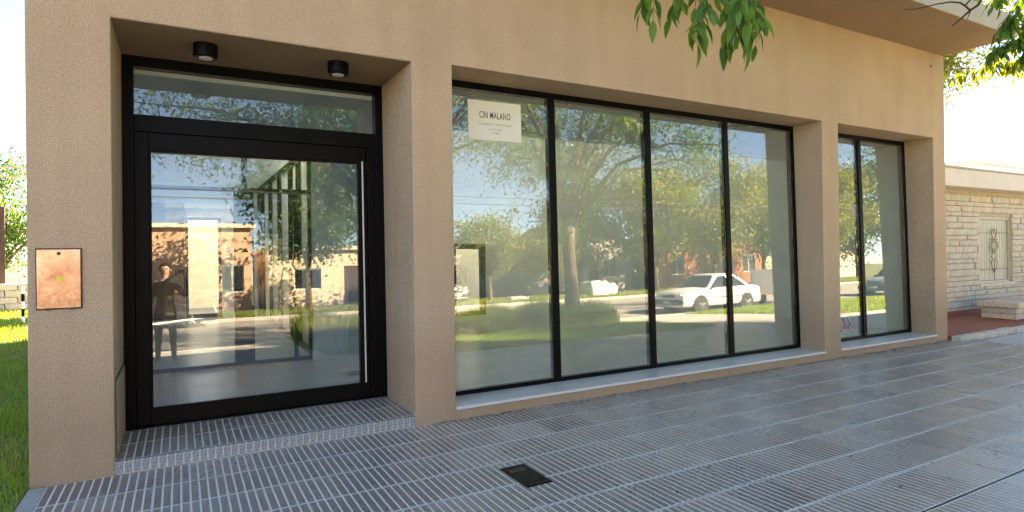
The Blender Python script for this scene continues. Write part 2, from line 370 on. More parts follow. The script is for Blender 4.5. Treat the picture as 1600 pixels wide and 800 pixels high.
verge('entrance_path', -1.6, 2.3, CONC_W); verge('driveway', 10.6, 14.6, CONC_W)
struct(MB().box(-200, -9.0, -0.6, 200, -8.85, -0.19).build('kerb', CONC, bevel=0.02))
struct(MB().box(-200, -22.15, -0.6, 200, -22.0, -0.2).build('kerb', CONC, bevel=0.02))
struct(MB().box(-200, -27.5, -0.6, 200, -22.15, -0.21).build('far_verge', VERGEM))
struct(MB().box(-200, -30.0, -0.6, 200, -27.5, -0.2).build('far_footpath', CONC_W))

# pavement: concrete bed with the ribbed tiles as pieces of it
TX, TY, NB = 0.4265, 0.400, 8
X0P = 0.595 - 3 * TX - 0.12
PX0, PX1 = -0.807, 11.24
bed = struct(MB().box(-0.912, -3.62, -0.6, PX1, 0.0, -0.012).build('pavement', GROUT))
brd = MB().box(-0.906, -3.62, -0.011, -0.811, 0.0, -0.001).build('edging', CONC, bed)
def tile_mesh(wid, dep, nb, mats, name, h=0.012, gap=0.0112, jx=0.002, jy=0.0115):
    mb = MB(); p = wid / nb
    mb.quad([(jx * .3, jy * .3, h - 0.0012), (wid - jx * .3, jy * .3, h - 0.0012), (wid - jx * .3, dep - jy * .3, h - 0.0012), (jx * .3, dep - jy * .3, h - 0.0012)], 1)
    for k in range(nb):
        a, b = k * p + gap / 2 + (jx * .5 if k == 0 else 0), (k + 1) * p - gap / 2 - (jx * .5 if k == nb - 1 else 0)
        e = 0.0016
        y0, y1 = jy, dep - jy
        lo, hi = h - 0.0013, h
        q = [(a, y0, lo), (b, y0, lo), (b, y1, lo), (a, y1, lo), (a + e, y0 + e, hi), (b - e, y0 + e, hi), (b - e, y1 - e, hi), (a + e, y1 - e, hi)]
        i = len(mb.v); mb.v += q
        for f in ((4, 5, 6, 7), (0, 1, 5, 4), (1, 2, 6, 5), (2, 3, 7, 6), (3, 0, 4, 7)):
            mb.f.append(tuple(i + t for t in f)); mb.m.append(0)
    return mb.mesh(name, mats)
BARV = [BAR]
for i, k in enumerate((0.82, 1.16, 1.0)):
    c = (0.34 * k, 0.29 * k, 0.25 * k)
    BARV.append(mat('grey_terrazzo_bar_shade%d' % i, c, 0.24 + 0.03 * i, var=0.16, scale=2.0, fine=0.55, fscale=170 + 20 * i, bump=0.15, bscale=190, bdist=0.002))
for b_ in BARV:
    n_ = b_.node_tree; pb_ = n_.nodes['Principled BSDF']; src_ = pb_.inputs['Base Color'].links[0].from_socket
    oi = n_.nodes.new('ShaderNodeObjectInfo'); mr = n_.nodes.new('ShaderNodeMapRange'); mr.inputs[3].default_value = .84; mr.inputs[4].default_value = 1.12
    ge_ = n_.nodes.new('ShaderNodeNewGeometry'); tn_ = n_.nodes.new('ShaderNodeTexNoise'); tn_.inputs['Scale'].default_value = 1.7; tn_.inputs['Detail'].default_value = 9; tn_.inputs['Roughness'].default_value = .7
    r_s = n_.nodes.new('ShaderNodeValToRGB'); r_s.color_ramp.elements[0].position = .36; r_s.color_ramp.elements[0].color = (.84, .82, .80, 1); r_s.color_ramp.elements[1].position = .56; r_s.color_ramp.elements[1].color = (1, 1, 1, 1)
    n_.links.new(oi.outputs['Random'], mr.inputs[0]); n_.links.new(ge_.outputs['Position'], tn_.inputs[0]); n_.links.new(tn_.outputs[0], r_s.inputs[0])
    for sck in (r_s.outputs[0], mr.outputs[0]):
        mx_ = n_.nodes.new('ShaderNodeMix'); mx_.data_type = 'RGBA'; mx_.blend_type = 'MULTIPLY'; mx_.inputs[0].default_value = 1
        n_.links.new(src_, mx_.inputs[6]); n_.links.new(sck, mx_.inputs[7]); src_ = mx_.outputs[2]
    n_.links.new(src_, pb_.inputs['Base Color'])
    rr_ = n_.nodes.new('ShaderNodeMapRange'); rr_.inputs[1].default_value = .35; rr_.inputs[2].default_value = .65; rr_.inputs[3].default_value = .34; rr_.inputs[4].default_value = .25
    n_.links.new(tn_.outputs[0], rr_.inputs[0]); n_.links.new(rr_.outputs[0], pb_.inputs['Roughness'])
tmes = [tile_mesh(TX, TY, NB, [b, GROUT], 'paving_tile') for b in BARV]
tiles_x = []
x = PX0
first = tile_mesh(4 * TX / 8, TY, 4, [BARV[1], GROUT], 'paving_tile')
for r_ in range(9):
    y = -(r_ + 1) * TY - (0.012 if r_ == 8 else 0)
    xx = PX0
    n = 0
    while xx < PX1 - 0.05:
        if n == 0 and r_ % 2 == 1:
            me, wdt = first, 4 * TX / 8
        else:
            me, wdt = tmes[random.choice((0, 0, 1, 2, 3))], TX
        if not (1.95 < xx + wdt / 2 < 2.24 and r_ in ()):
            linked(me, 'paving_tile', bed, (xx, y, -0.012 + random.uniform(-0.0012, 0.0012)), (random.uniform(-.0025, .0025), random.uniform(-.0025, .0025), random.uniform(-.0012, .0012)))
        xx += wdt; n += 1
jt = MB().box(PX0, -3.211, -0.0115, PX1, -3.201, 0.0005).build('expansion_joint', DKMETAL, bed)

# drain cover
dc = tag(empty('drain_cover', (2.093, -1.506, 0.0)), 'black rectangular metal drain cover set into the ribbed pavement', 'drain cover')
MB().box(-0.1, -0.195, -0.008, 0.1, 0.195, 0.005).build('plate', BLACK, dc, bevel=0.003)
MB().box(-0.075, 0.06, 0.0052, 0.055, 0.13, 0.0085).build('lifting_grip', DKMETAL, dc, bevel=0.001)
MB().box(-0.087, -0.18, 0.0052, 0.087, -0.172, 0.008).build('rib', DKMETAL, dc)
MB().box(-0.087, 0.172, 0.0052, 0.087, 0.18, 0.008).build('rib', DKMETAL, dc)

# ------------------------------------------------------------------ the shop building
XL, XR_ = -0.904, 11.031
DL, DR, HD, RD = -0.42, 1.836, 3.283, 0.86
W1L, W1R, W2L, W2R, HW, RW = 2.231, 7.771, 8.139, 10.667, 3.308, 0.379
SILL = 0.125; SOF = 4.678; TILT = R(-1.3)
shop = tag(empty('shop_building', (0, 0, 0)), 'tan stucco shop building with black-framed glass shopfront and jutting flat canopy', 'building')
xs = [XL, DL, DR, W1L, W1R, W2L, W2R, XR_]; zs = [-0.3, 0.0, SILL - 0.028, HD, HW, 4.60]
def fhole(x, z):
    if DL < x < DR and 0.0 < z < HD: return True
    if (W1L < x < W1R or W2L < x < W2R) and SILL - 0.03 < z < HW: return True
    return False
me = weld(wall_grid([XL, DL, DR, W1L, W1R, W2L, W2R, XR_], [-0.3, 0.0, SILL - 0.028, HD, HW, SOF + 0.05], fhole, 0.0, 0.50).mesh('facade_wall', STUCCO))
put(me, 'facade_wall', shop, bevel=0.007, seg=2)
# deeper reveal for the door recess
rv = MB()
rv.box(XL, 0.501, -0.3, DL, 1.0, SOF); rv.box(DR, 0.501, -0.3, DR + 0.25, 1.0, SOF); rv.box(DL, 0.501, HD, DR, 1.0, SOF)
rv.build('recess_wall', STUCCO, shop)
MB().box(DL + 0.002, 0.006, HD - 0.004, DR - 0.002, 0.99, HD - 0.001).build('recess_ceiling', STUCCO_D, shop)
# canopy
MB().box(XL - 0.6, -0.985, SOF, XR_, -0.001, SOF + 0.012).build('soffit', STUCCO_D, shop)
MB().box(XL - 0.6, -0.995, SOF + 0.004, XR_ + 0.006, -0.0, 4.985).build('canopy_slab', FASCIA, shop, bevel=0.008)
rf = MB(); za, zb_ = SOF + 0.06, 4.985
rf.box(XL, 0.0, za, XR_, 3.2, zb_); rf.box(XL, 3.2, za, 2.5, 3.95, zb_); rf.box(10.5, 3.2, za, XR_, 3.95, zb_)
rf.box(2.5, 3.95, za, XR_, 6.5, zb_); rf.box(XL, 3.95, za, 2.5, 5.0, zb_); rf.box(XL, 5.0, za, -0.4, 7.6, zb_); rf.box(1.6, 5.0, za, 2.5, 7.6, zb_); rf.box(XL, 7.6, za, 2.5, 10.7, zb_)
rf.build('roof', FASCIA, shop)
MB().box(-0.399, 5.001, 4.80, 1.599, 7.599, 4.81).build('added_rooflight', GLASSI, shop)  # unseen roof opening added to let daylight into the hall
MB().box(2.501, 3.201, 4.80, 10.499, 3.949, 4.81).build('added_rooflight', GLASSI, shop)  # unseen glazed opening added to brighten the showroom walls
# side and back walls
MB().box(XL, 1.0, -0.3, XL + 0.22, 10.7, SOF + 0.06).build('side_wall', WALLEXT, shop)
MB().box(XR_ - 0.12, 0.5, -0.3, XR_, 6.5, SOF + 0.06).build('side_wall', WALLEXT, shop)
# sills
for a, b in ((W1L, W1R), (W2L, W2R)):
    MB().box(a + 0.002, -0.022, SILL - 0.028, b - 0.002, RW + 0.10, SILL).build('marble_sill', MARBLE, shop, bevel=0.004)
# entrance step: tile top and ribbed riser
MB().box(DL, 0.012, -0.3, DR, 1.2, 0.088).build('step', GROUT, shop)
sw = (DR - DL) / 5
stm = tile_mesh(sw, 0.40, 8, [BAR, GROUT], 'step_tile')
stm2 = tile_mesh(sw, 0.395, 8, [BARV[2], GROUT], 'step_tile')
for k in range(5):
    linked(stm, 'step_tile', shop, (DL + k * sw, 0.012, 0.090))
    linked(stm2, 'step_tile', shop, (DL + k * sw, 0.414, 0.090))
rb = MB().box(0, 0, 0, 0.041, 0.011, 0.088).mesh('riser_bar', RISER)
pz = (DR - DL) / 42
for k in range(42): linked(rb, 'riser_bar', shop, (DL + k * pz + 0.006, 0.0015 + random.uniform(0, .002), 0.006), (0, 0, 0))
# access panel on the left reveal
MB().box(DL + 0.0015, 0.10, 0.11, DL + 0.011, 0.80, 0.66).build('access_panel', STUCCO, shop, bevel=0.002)
MB().box(DL + 0.001, 0.088, 0.10, DL + 0.004, 0.812, 0.672).build('panel_gap', DKMETAL, shop)
# small vent spot high on the wall
MB().tube([(10.63, -0.006, 4.46), (10.63, 0.0, 4.46)], 0.022, 10).build('drip_spout', DKMETAL, shop)

def window(x0, x1, mull, name='window'):
    W = empty(name, (0, RW, SILL), 0, shop); W.rotation_euler = (TILT, 0, 0)
    z1 = HW - SILL + 0.003; t = 0.062; d0, d1 = -0.012, 0.075
    MB().box(x0 + .001, d0, 0.0, x1 - .001, d1, 0.045).build('bottom_rail', BLACK, W, bevel=0.003)
    MB().box(x0 + .001, d0, z1 - 0.07, x1 - .001, d1, z1).build('top_rail', BLACK, W, bevel=0.003)
    for a, b in ((x0 + .001, x0 + t), (x1 - t, x1 - .001)):
        MB().box(a, d0, 0.046, b, d1, z1 - 0.071).build('jamb', BLACK, W, bevel=0.003)
    edges = [x0 + t] + [c for c in mull] + [x1 - t]
    for c in mull: MB().box(c - 0.041, d0 - 0.006, 0.046, c + 0.041, d1, z1 - 0.071).build('mullion', BLACK, W, bevel=0.003)
    for k in range(len(edges) - 1):
        a = edges[k] + (0.041 if k else 0) + .001; b = edges[k + 1] - (0.041 if k < len(edges) - 2 else 0) - .001
        p = MB().box(a, 0.006, 0.0465, b, 0.012, z1 - 0.0715).build('pane', GLASS, W)
        p.rotation_euler = (0, 0, random.uniform(-.0012, .0012))
    return W
window(W1L, W1R, [3.61, 5.0, 6.36])
window(W2L, W2R, [9.36])

# entrance door set
D = empty('entrance_door', (0, RD - 0.005, 0.103), 0, shop); D.rotation_euler = (TILT, 0, 0)
zt = HD - 0.103 + 0.002
def dbox(n, a, m=BLACK, bevel=0.003): return MB().box(*a).build(n, m, D, bevel=bevel)
dbox('jamb', (DL + .001, -0.03, 0.0, DL + 0.085, 0.09, zt - 0.095)); dbox('jamb', (DR - 0.075, -0.03, 0.0, DR - .001, 0.09, zt - 0.095))
dbox('head', (DL + .001, -0.03, zt - 0.094, DR - .001, 0.09, zt))
dbox('transom_bar', (DL + 0.086, -0.028, 2.53, DR - 0.076, 0.088, 2.675))
dbox('threshold', (DL + 0.086, -0.02, 0.0, DR - 0.076, 0.085, 0.012))
MB().box(DL + 0.086, 0.02, 2.676, DR - 0.076, 0.028, zt - 0.095).build('transom_pane', GLASSD, D)
dbox('side_post', (1.672, -0.022, 0.013, DR - 0.076, 0.08, 2.529))
dbox('light_gap_strip', (1.618, -0.004, 0.16, 1.632, 0.004, 2.39), WFRAME, 0.001)  # white strip standing in for the bright gap of light beside the leaf
L = D
x0, x1 = -0.333, 1.665
dbox('leaf_stile', (x0, -0.012, 0.016, x0 + 0.105, 0.06, 2.527)); dbox('leaf_stile', (1.573, -0.002, 0.016, x1, 0.06, 2.527))
dbox('leaf_rail', (x0 + 0.1055, -0.012, 0.016, 1.5725, 0.06, 0.148)); dbox('leaf_rail', (x0 + 0.1055, -0.012, 2.375, 1.5725, 0.06, 2.527))
dbox('glazing_bead', (x0 + 0.1055, -0.016, 0.1485, x0 + 0.123, 0.02, 2.3745), BLACK, 0.002)
dbox('glazing_bead', (x0 + 0.1235, -0.016, 2.358, 1.5725, 0.02, 2.3745), BLACK, 0.002)
dbox('glazing_bead', (x0 + 0.1235, -0.016, 0.1485, 1.5725, 0.02, 0.162), BLACK, 0.002)
MB().box(x0 + 0.1235, 0.022, 0.1625, 1.5725, 0.030, 2.3575).build('leaf_pane', GLASSD, D)

# ceiling spot lamps in the recess
for px, py, lab in ((0.199, 0.34, 'round black surface spot lamp above the door, nearer the left wall of the recess'),
                    (1.262, 0.33, 'round black surface spot lamp above the door, nearer the right wall of the recess')):
    s = tag(empty('spot_lamp', (px, py, HD - 0.005)), lab, 'lamp', 'spot lamps over the entrance')
    MB().tube([(0, 0, 0), (0, 0, -0.1), (0, 0, -0.108)], [0.092, 0.092, 0.084], 28).build('housing', BLACK, s, smooth=False)
    MB().tube([(0, 0, -0.1085), (0, 0, -0.113)], [0.052, 0.049], 24).build('lens_ring', WFRAME, s)
    MB().tube([(0, 0, -0.1135), (0, 0, -0.1145)], [0.036, 0.034], 20).build('lens', LENSW, s)

# gas meter cover on the left pier
g = tag(empty('meter_box', (-0.728, 0.0, 1.205)), 'coppery metal meter box cover in a dark frame on the left pier', 'meter box')
MB().box(-0.13, -0.008, 0.0, 0.13, 0.02, 0.422).build('frame', DKMETAL, g, bevel=0.003)
MB().box(-0.122, -0.015, 0.008, 0.122, -0.0085, 0.414).build('cover', COPPER, g, bevel=0.003)
MB().tube([(0, -0.020, 0.385), (0, -0.0155, 0.385)], 0.012, 12).build('lock_screw', DKMETAL, g)
MB().box(-0.016, -0.0165, 0.195, 0.022, -0.0155, 0.228).build('yellow_sticker', YELLOW, g)
for xx in (-0.06, 0.07): MB().box(xx - 0.012, -0.018, -0.004, xx + 0.012, -0.009, 0.010).build('hinge', DKMETAL, g)

# paper notice on the first pane
def on_win(x, z, off): # point on the tilted window plane
    zz = z - SILL
    return (x, RW + 0.006 - off - zz * math.sin(TILT), z)
pn = tag(empty('paper_notice', on_win(2.911, 2.93, 0.004)), 'cream paper notice with bold black lettering taped inside the top of the first pane', 'notice')
pn.rotation_euler = (TILT, R(-0.4), 0)
MB().box(-0.314, -0.0012, -0.206, 0.314, 0.0, 0.206).build('sheet', PAPER, pn)
text('lettering', 'CIN MALANO', 0.098, INK, pn, (0, -0.002, 0.025), (R(90), 0, 0), xs=0.56, extr=0.0004, bold=0.0006, space=1.12)
pn_l = bpy.data.objects[-1] if False else None
text('lettering', 'Arquitectura y Ambientación', 0.036, GREYINK, pn, (0, -0.002, -0.045), (R(90), 0, 0), xs=0.92, extr=0.0003)
text('lettering', 'Tel. 2477 38401', 0.027, GREYINK, pn, (0, -0.002, -0.098), (R(90), 0, 0), xs=0.9, extr=0.0003)
text('lettering', '15 308301', 0.027, GREYINK, pn, (0, -0.002, -0.135), (R(90), 0, 0), xs=0.9, extr=0.0003)

# letting sign leaning inside the second window
al = tag(empty('letting_sign', (9.02, 0.475, 0.135)), 'white letting sign with red ALQUILA lettering leaning inside the narrow window', 'sign')
al.rotation_euler = (R(-22), 0, 0)
MB().box(-0.31, -0.004, 0.0, 0.31, 0.0, 0.36).build('panel', WPLAST, al)
text('lettering', 'ALQUILA', 0.25, REDINK, al, (0.0, -0.0046, 0.15), (R(90), 0, 0), xs=0.52, extr=0.0004, bold=0.008)
text('lettering', '0236', 0.115, BLUEINK, al, (-0.205, -0.0046, 0.03), (R(90), 0, 0), xs=0.62, extr=0.0004)
text('lettering', '154577278', 0.115, BLUEINK, al, (0.085, -0.0046, 0.03), (R(90), 0, 0), xs=0.62, extr=0.0004)

# ------------------------------------------------------------------ interior (parts of the building)
FZ = 0.10
MB().box(XL + 0.22, 1.2, -0.3, XR_ - 0.12, 10.5, FZ).build('interior_floor', INFLOOR, shop)
MB().box(DR + 0.251, 0.501, -0.3, XR_ - 0.12, 1.199, FZ).build('interior_floor', INFLOOR, shop)
# hall: side walls, ceiling
MB().box(XL + 0.221, 1.001, FZ, DL - 0.18, 10.49, 4.70).build('hall_wall', WHITEW, shop)
MB().box(DL - 0.179, 1.001, 3.15, DR + 0.25, 4.6, 3.25).build('hall_ceiling', WHITEW, shop)
MB().box(1.72, 3.63, FZ, 2.08, 10.49, 4.7).build('hall_wall', WHITEW, shop)
MB().box(1.60, 3.45, FZ, 2.08, 3.62, 3.149).build('partition_wall', WHITEW, shop)
MB().box(1.59, 3.435, FZ + 0.0, 2.09, 3.449, FZ + 0.10).build('skirting', WHITEP, shop)
MB().box(2.081, 1.001, FZ, 2.2, 3.62, 3.149).build('partition_wall', WHITEW, shop)
MB().box(DL - 0.179, 3.7, FZ, DL - 0.12, 9.6, 2.3).build('added_dark_panel', WOODB, shop)  # dark panel added behind the glass so the mirrored person reads dark
# inner glazed screen across the hall
SCR = empty('glass_screen', (0, 3.45, FZ), 0, shop)
def sb(n, a, m=BLACK): return MB().box(*a).build(n, m, SCR, bevel=0.003)
sb('bottom_rail', (-0.60, 0, 0.0, 1.59, 0.07, 0.05)); sb('top_rail', (-0.60, 0, 2.98, 1.59, 0.07, 3.04)); sb('middle_rail', (-0.60, 0, 2.28, 1.59, 0.07, 2.34))
for a, b in ((-0.60, -0.54), (0.62, 0.86), (1.36, 1.41), (1.55, 1.59)): sb('post', (a, 0, 0.051, b, 0.07, 2.279))
for a, b in ((-0.60, -0.54), (0.72, 0.78), (1.55, 1.59)): sb('post', (a, 0, 2.341, b, 0.07, 2.979))
for a, b in ((-0.539, 0.619), (0.861, 1.359), (1.411, 1.549)):
    MB().box(a, 0.03, 0.051, b, 0.036, 2.279).build('pane', GLASSI, SCR)
MB().tube([(0.90, -0.06, 1.0), (0.90, -0.06, 1.25)], 0.014, 8).build('pull_handle', ALLOY, SCR)
# glass screen along the hall on the right
SC2 = empty('glass_screen', (1.64, 3.63, FZ), 0, shop)
def sb2(n, a, m=BLACK): return MB().box(*a).build(n, m, SC2, bevel=0.003)
sb2('bottom_rail', (0, 0, 0, 0.07, 6.8, 0.06)); sb2('top_rail', (0, 0, 2.98, 0.07, 6.8, 3.04))
for k, yy in enumerate((0.0, 1.3, 2.1, 3.4, 4.7, 6.0, 6.74)): sb2('post', (0, yy, 0.061, 0.07, yy + 0.06, 2.979))
# back wall with glazed door to the sunny courtyard
bw = weld(wall_grid([XL + 0.22, 0.10, 0.86, 3.0, 6.6, 7.6, XR_ - 0.12], [FZ - 0.2, FZ, 2.45, SOF + 0.05], lambda x, z: 0.10 < x < 0.86 and FZ < z < 2.45 or (3.0 < x < 6.6 and FZ < z < 2.45), 10.5, 10.7).mesh('back_wall', WHITEW))
put(bw, 'back_wall', shop)
MB().box(DL - 0.178, 10.42, FZ, 0.095, 10.495, 2.75).build('added_dark_backing', WOODB, shop)  # dark front added on the back wall behind the person's reflection
BD = empty('back_door', (0.48, 10.52, FZ), 0, shop)
for a in ((-0.379, 0, 0, -0.31, 0.06, 2.34), (0.31, 0, 0, 0.379, 0.06, 2.34), (-0.309, 0, 2.27, 0.309, 0.06, 2.34), (-0.309, 0, 0, 0.309, 0.06, 0.09)):
    MB().box(*a).build('frame', BLACK, BD)
MB().box(-0.309, 0.02, 0.091, 0.309, 0.026, 2.269).build('pane', GLASSI, BD)
# showroom: rear wall with a black-framed opening, bulkhead, ceiling grid
rw_ = weld(wall_grid([2.2, 4.98, 5.62, XR_ - 0.121], [FZ - 0.2, 0.28, 1.66, 4.73], lambda x, z: 4.98 < x < 5.62 and 0.28 < z < 1.66, 6.3, 6.5).mesh('rear_wall', WHITEW))
put(rw_, 'rear_wall', shop)
RWn = empty('rear_window', (5.3, 6.29, 0.28), 0, shop)
for a in ((-0.38, -0.03, -0.06, -0.30, 0.05, 1.44), (0.26, -0.03, -0.06, 0.38, 0.05, 1.44), (-0.299, -0.03, 1.33, 0.259, 0.05, 1.44), (-0.299, -0.03, -0.06, 0.259, 0.05, 0.03)):
    MB().box(*a).build('frame', BLACK, RWn)
MB().box(-0.299, 0.02, 0.031, 0.259, 0.026, 1.329).build('pane', GLASSI, RWn)
MB().box(2.2, 2.5, 3.29, XR_ - 0.136, 2.7, 4.73).build('bulkhead', WHITEW, shop)
MB().box(2.081, 3.621, FZ, 2.2, 6.299, 4.73).build('partition_wall', WHITEW, shop)
CG = empty('tiled_ceiling', (2.2, 0.52, 3.30), 0, shop)
MB().box(0, 0, 0.012, XR_ - 0.137 - 2.2, 1.975, 0.03).build('ceiling_backing', CEILG, CG)
ct = MB().box(0.006, 0.006, 0, 0.604, 0.604, 0.011).mesh('ceiling_tile', WHITEC)
for i in range(14):
    for j in range(3): linked(ct, 'ceiling_tile', CG, (0.02 + i * 0.61, 0.12 + j * 0.61, random.uniform(-.003, .001)))
# interior lining of the facade wall and right wall
MB().box(W2R + 0.0, 0.501, FZ, XR_ - 0.121, 0.52, 3.30).build('lining_wall', WHITEW, shop)
MB().box(XR_ - 0.135, 0.521, FZ, XR_ - 0.121, 6.299, 4.73).build('lining_wall', WHITEW, shop)
MB().box(W1R, 0.501, FZ, W2L, 0.515, 3.30).build('lining_wall', WHITEW, shop)
MB().box(W1L - 0.02, 0.501, FZ, W1L, 0.515, 3.30).build('lining_wall', WHITEW, shop)
tag(MB().box(2.25, 8.2, -0.3, 10.9, 8.4, 3.3).build('courtyard_wall', GREYW), 'added courtyard wall dimming the view through the black-framed rear opening', 'wall')  # added wall, keeps the view through the rear opening from glaring
# courtyard wall seen through the back door
cw = tag(MB().box(-3.0, 15.0, -0.3, 12.0, 15.2, 2.6).build('courtyard_wall', CREAMW), 'cream courtyard wall glimpsed through the glass at the back of the hall', 'wall')

# ------------------------------------------------------------------ neighbour house on the right
nh = tag(empty('stone_house', (11.06, 1.4, 0)), 'low cream stone-clad house with flat fascia beside the shop', 'house')
nx = lambda X: X - 11.06
WX0, WX1, WZ0, WZ1 = 15.42, 16.98, 0.70, 2.19
me = weld(wall_grid([nx(11.07), nx(WX0), nx(WX1), nx(26)], [-0.3, WZ0, WZ1, 2.98], lambda x, z: nx(WX0) < x < nx(WX1) and WZ0 < z < WZ1, 0.03, 0.3).mesh('wall', MORTAR))
put(me, 'wall', nh)
MB().box(nx(11.07), 0.3, -0.3, nx(26), 8.0, 2.98).build('side_wall', CREAMW, nh)
MB().box(nx(11.065), -0.42, 2.74, nx(26.3), 8.1, 3.10).build('fascia', CREAM, nh, bevel=0.01)
MB().box(nx(11.063), -0.44, 3.101, nx(26.4), 8.2, 3.135).build('roof_flashing', FASCIA, nh)
SM = []
for i in range(9):
    hgt = 0.118; wd = (0.26, 0.34, 0.42, 0.5, 0.6, 0.3, 0.46, 0.38, 0.55)[i]
    mb = MB().box(0.003, 0, 0.003, wd - 0.003, 0.06, hgt - 0.003)
    SM.append((wd, [put(mb.mesh('stone', m), 'x', None, 0.008, 1).data for m in (STONE, STONE2, STONE3)]))
for o in [o for o in bpy.data.objects if o.name.startswith('x') and o.type == 'MESH' and o.data.name.startswith('stone')]:
    bpy.data.objects.remove(o)
nst = 0; zc = 0.115
rs = random.Random(3)
for c in range(30):
    ch_ = rs.choice((0.8, 0.95, 1.1, 1.25)); z = zc; zc += 0.119 * ch_
    if z + 0.118 * ch_ > 2.745: break
    xx = 13.3 + rs.uniform(-0.3, 0)
    while xx < 18.4:
        wd, ms = SM[rs.randrange(9)]
        over = (z + 0.118 > WZ0 + 0.01 and z < WZ1 - 0.01)
        if over and xx < WX0 and xx + wd > WX0:
            s_ = (WX0 - xx) / wd
            if s_ > 0.12 and nst < 300: linked(ms[0], 'stone', nh, (nx(xx), -0.03 + rs.uniform(0, .02), z), scale=(s_, 1, ch_)); nst += 1
            xx = WX1; continue
        p = rs.random(); low = z < 0.62
        mi = 1 if (low and p < 0.75) or p < 0.10 else (2 if p > 0.80 else 0)
        if nst < 300: linked(ms[mi], 'stone', nh, (nx(xx), -0.03 + rs.uniform(0, .025), z), (0, rs.uniform(-.006, .006), 0), (1, 1, ch_)); nst += 1
        xx += wd
SH = empty('window_shutter', (nx(WX0), 0.08, WZ0), 0, nh); SH['label'] = 'beige ribbed metal shutter with a wrought iron ornament'
MB().box(0, 0.05, 0, WX1 - WX0, 0.07, WZ1 - WZ0).build('backing', SHUT, SH)
nsl = 12; wsl = (WX1 - WX0 - 0.12) / nsl
slm = put(MB().box(0.008, -0.005, 0.05, wsl - 0.008, 0.049, WZ1 - WZ0 - 0.06).mesh('slat', SHUT), 'slat', SH, 0.008, 1, (0.06, 0, 0)).data
for k in range(1, nsl): linked(slm, 'slat', SH, (0.06 + k * wsl, 0, 0))
for a in ((0, -0.03, 0, 0.055, 0.049, 1.49), (WX1 - WX0 - 0.055, -0.03, 0, WX1 - WX0, 0.049, 1.49), (0.056, -0.03, 1.435, WX1 - WX0 - 0.056, 0.049, 1.49), (0.056, -0.03, 0, WX1 - WX0 - 0.056, 0.049, 0.045)):
    MB().box(*a).build('frame', SHUT, SH)
orn = MB(); cx_ = (WX1 - WX0) / 2
def scroll(pts, r=0.008): orn.tube([(cx_ + a, -0.045, b) for a, b in pts], r, 6)
scroll([(0, 0.06), (0, 0.48)]); scroll([(-0.16, 0.50), (0.16, 0.50)]); scroll([(-0.18, 0.70), (0.18, 0.70)]); scroll([(-0.18, 0.98), (0.18, 0.98)])
for s_ in (-1, 1):
    scroll([(0, 0.20), (s_ * 0.05, 0.30), (s_ * 0.12, 0.38), (s_ * 0.15, 0.50)]); scroll([(s_ * 0.02, 0.50), (s_ * 0.14, 0.60), (s_ * 0.02, 0.70)])
    scroll([(s_ * 0.15 + 0.10 * math.cos(t) * s_ - s_ * .05, 0.84 + 0.10 * math.sin(t)) for t in np.linspace(-2.2, 2.2, 9)])
    scroll([(s_ * 0.04, 0.70), (s_ * 0.12, 0.84), (s_ * 0.04, 0.98)]); scroll([(s_ * 0.03, 0.98), (s_ * 0.10, 1.08), (s_ * 0.14, 1.2)]); scroll([(s_ * 0.13, 1.2), (s_ * 0.05, 1.22), (0, 1.14)])
orn.build('iron_ornament', IRON, SH)
for zz in (0.30, 1.12): MB().box(0.06, -0.04, zz, WX1 - WX0 - 0.06, -0.031, zz + 0.012).build('guard_bar', IRON, SH)
MB().box(nx(WX0) - 0.05, -0.045, WZ0 - 0.06, nx(WX1) + 0.05, 0.08, WZ0 - 0.003).build('window_sill', CREAM, nh, bevel=0.006)
# terrace
ter = struct(MB().box(11.06, -0.02, -0.3, 26, 1.42, 0.075).build('terrace', REDFLOOR))
MB().box(13.0, 1.36, 0.0751, 26, 1.402, 0.17).build('skirting', REDFLOOR, ter)
km = [put(MB().box(0.004, 0, 0, wd - 0.004, 0.15, 0.10).mesh('kerb_stone', m), 'kerb_stone', ter, 0.01, 1, (11.07 + o_, -0.175, -0.03)).data for wd, m, o_ in ((0.34, STONE2, 0), (0.42, STONE, 0.34), (0.5, STONE2, 0.76))]
xx = 12.32; k = 0
while xx < 19:
    i = rs.randrange(3); linked(km[i], 'kerb_stone', ter, (xx, -0.175 + rs.uniform(-.015, .015), -0.03 + rs.uniform(-.01, .008))); xx += (0.34, 0.42, 0.5)[i]
# planter
pl_ = tag(empty('stone_planter', (14.75, 0.62, 0.075)), 'raised planter of cut stone slabs on the red terrace', 'planter')
for k, zz in enumerate((0.0, 0.115, 0.23)):
    for j in range(3):
        o_ = 0.06 if k == 2 else 0.0
        MB().box(-0.42 - o_ + j * 0.5, -0.30 - o_, zz + 0.002, -0.42 - o_ + j * 0.5 + 0.49 + (o_ if j else 0), 0.30 + o_, zz + 0.11).build('stone', (STONE, STONE2, STONE)[(j + k) % 3], pl_, bevel=0.01, seg=1)

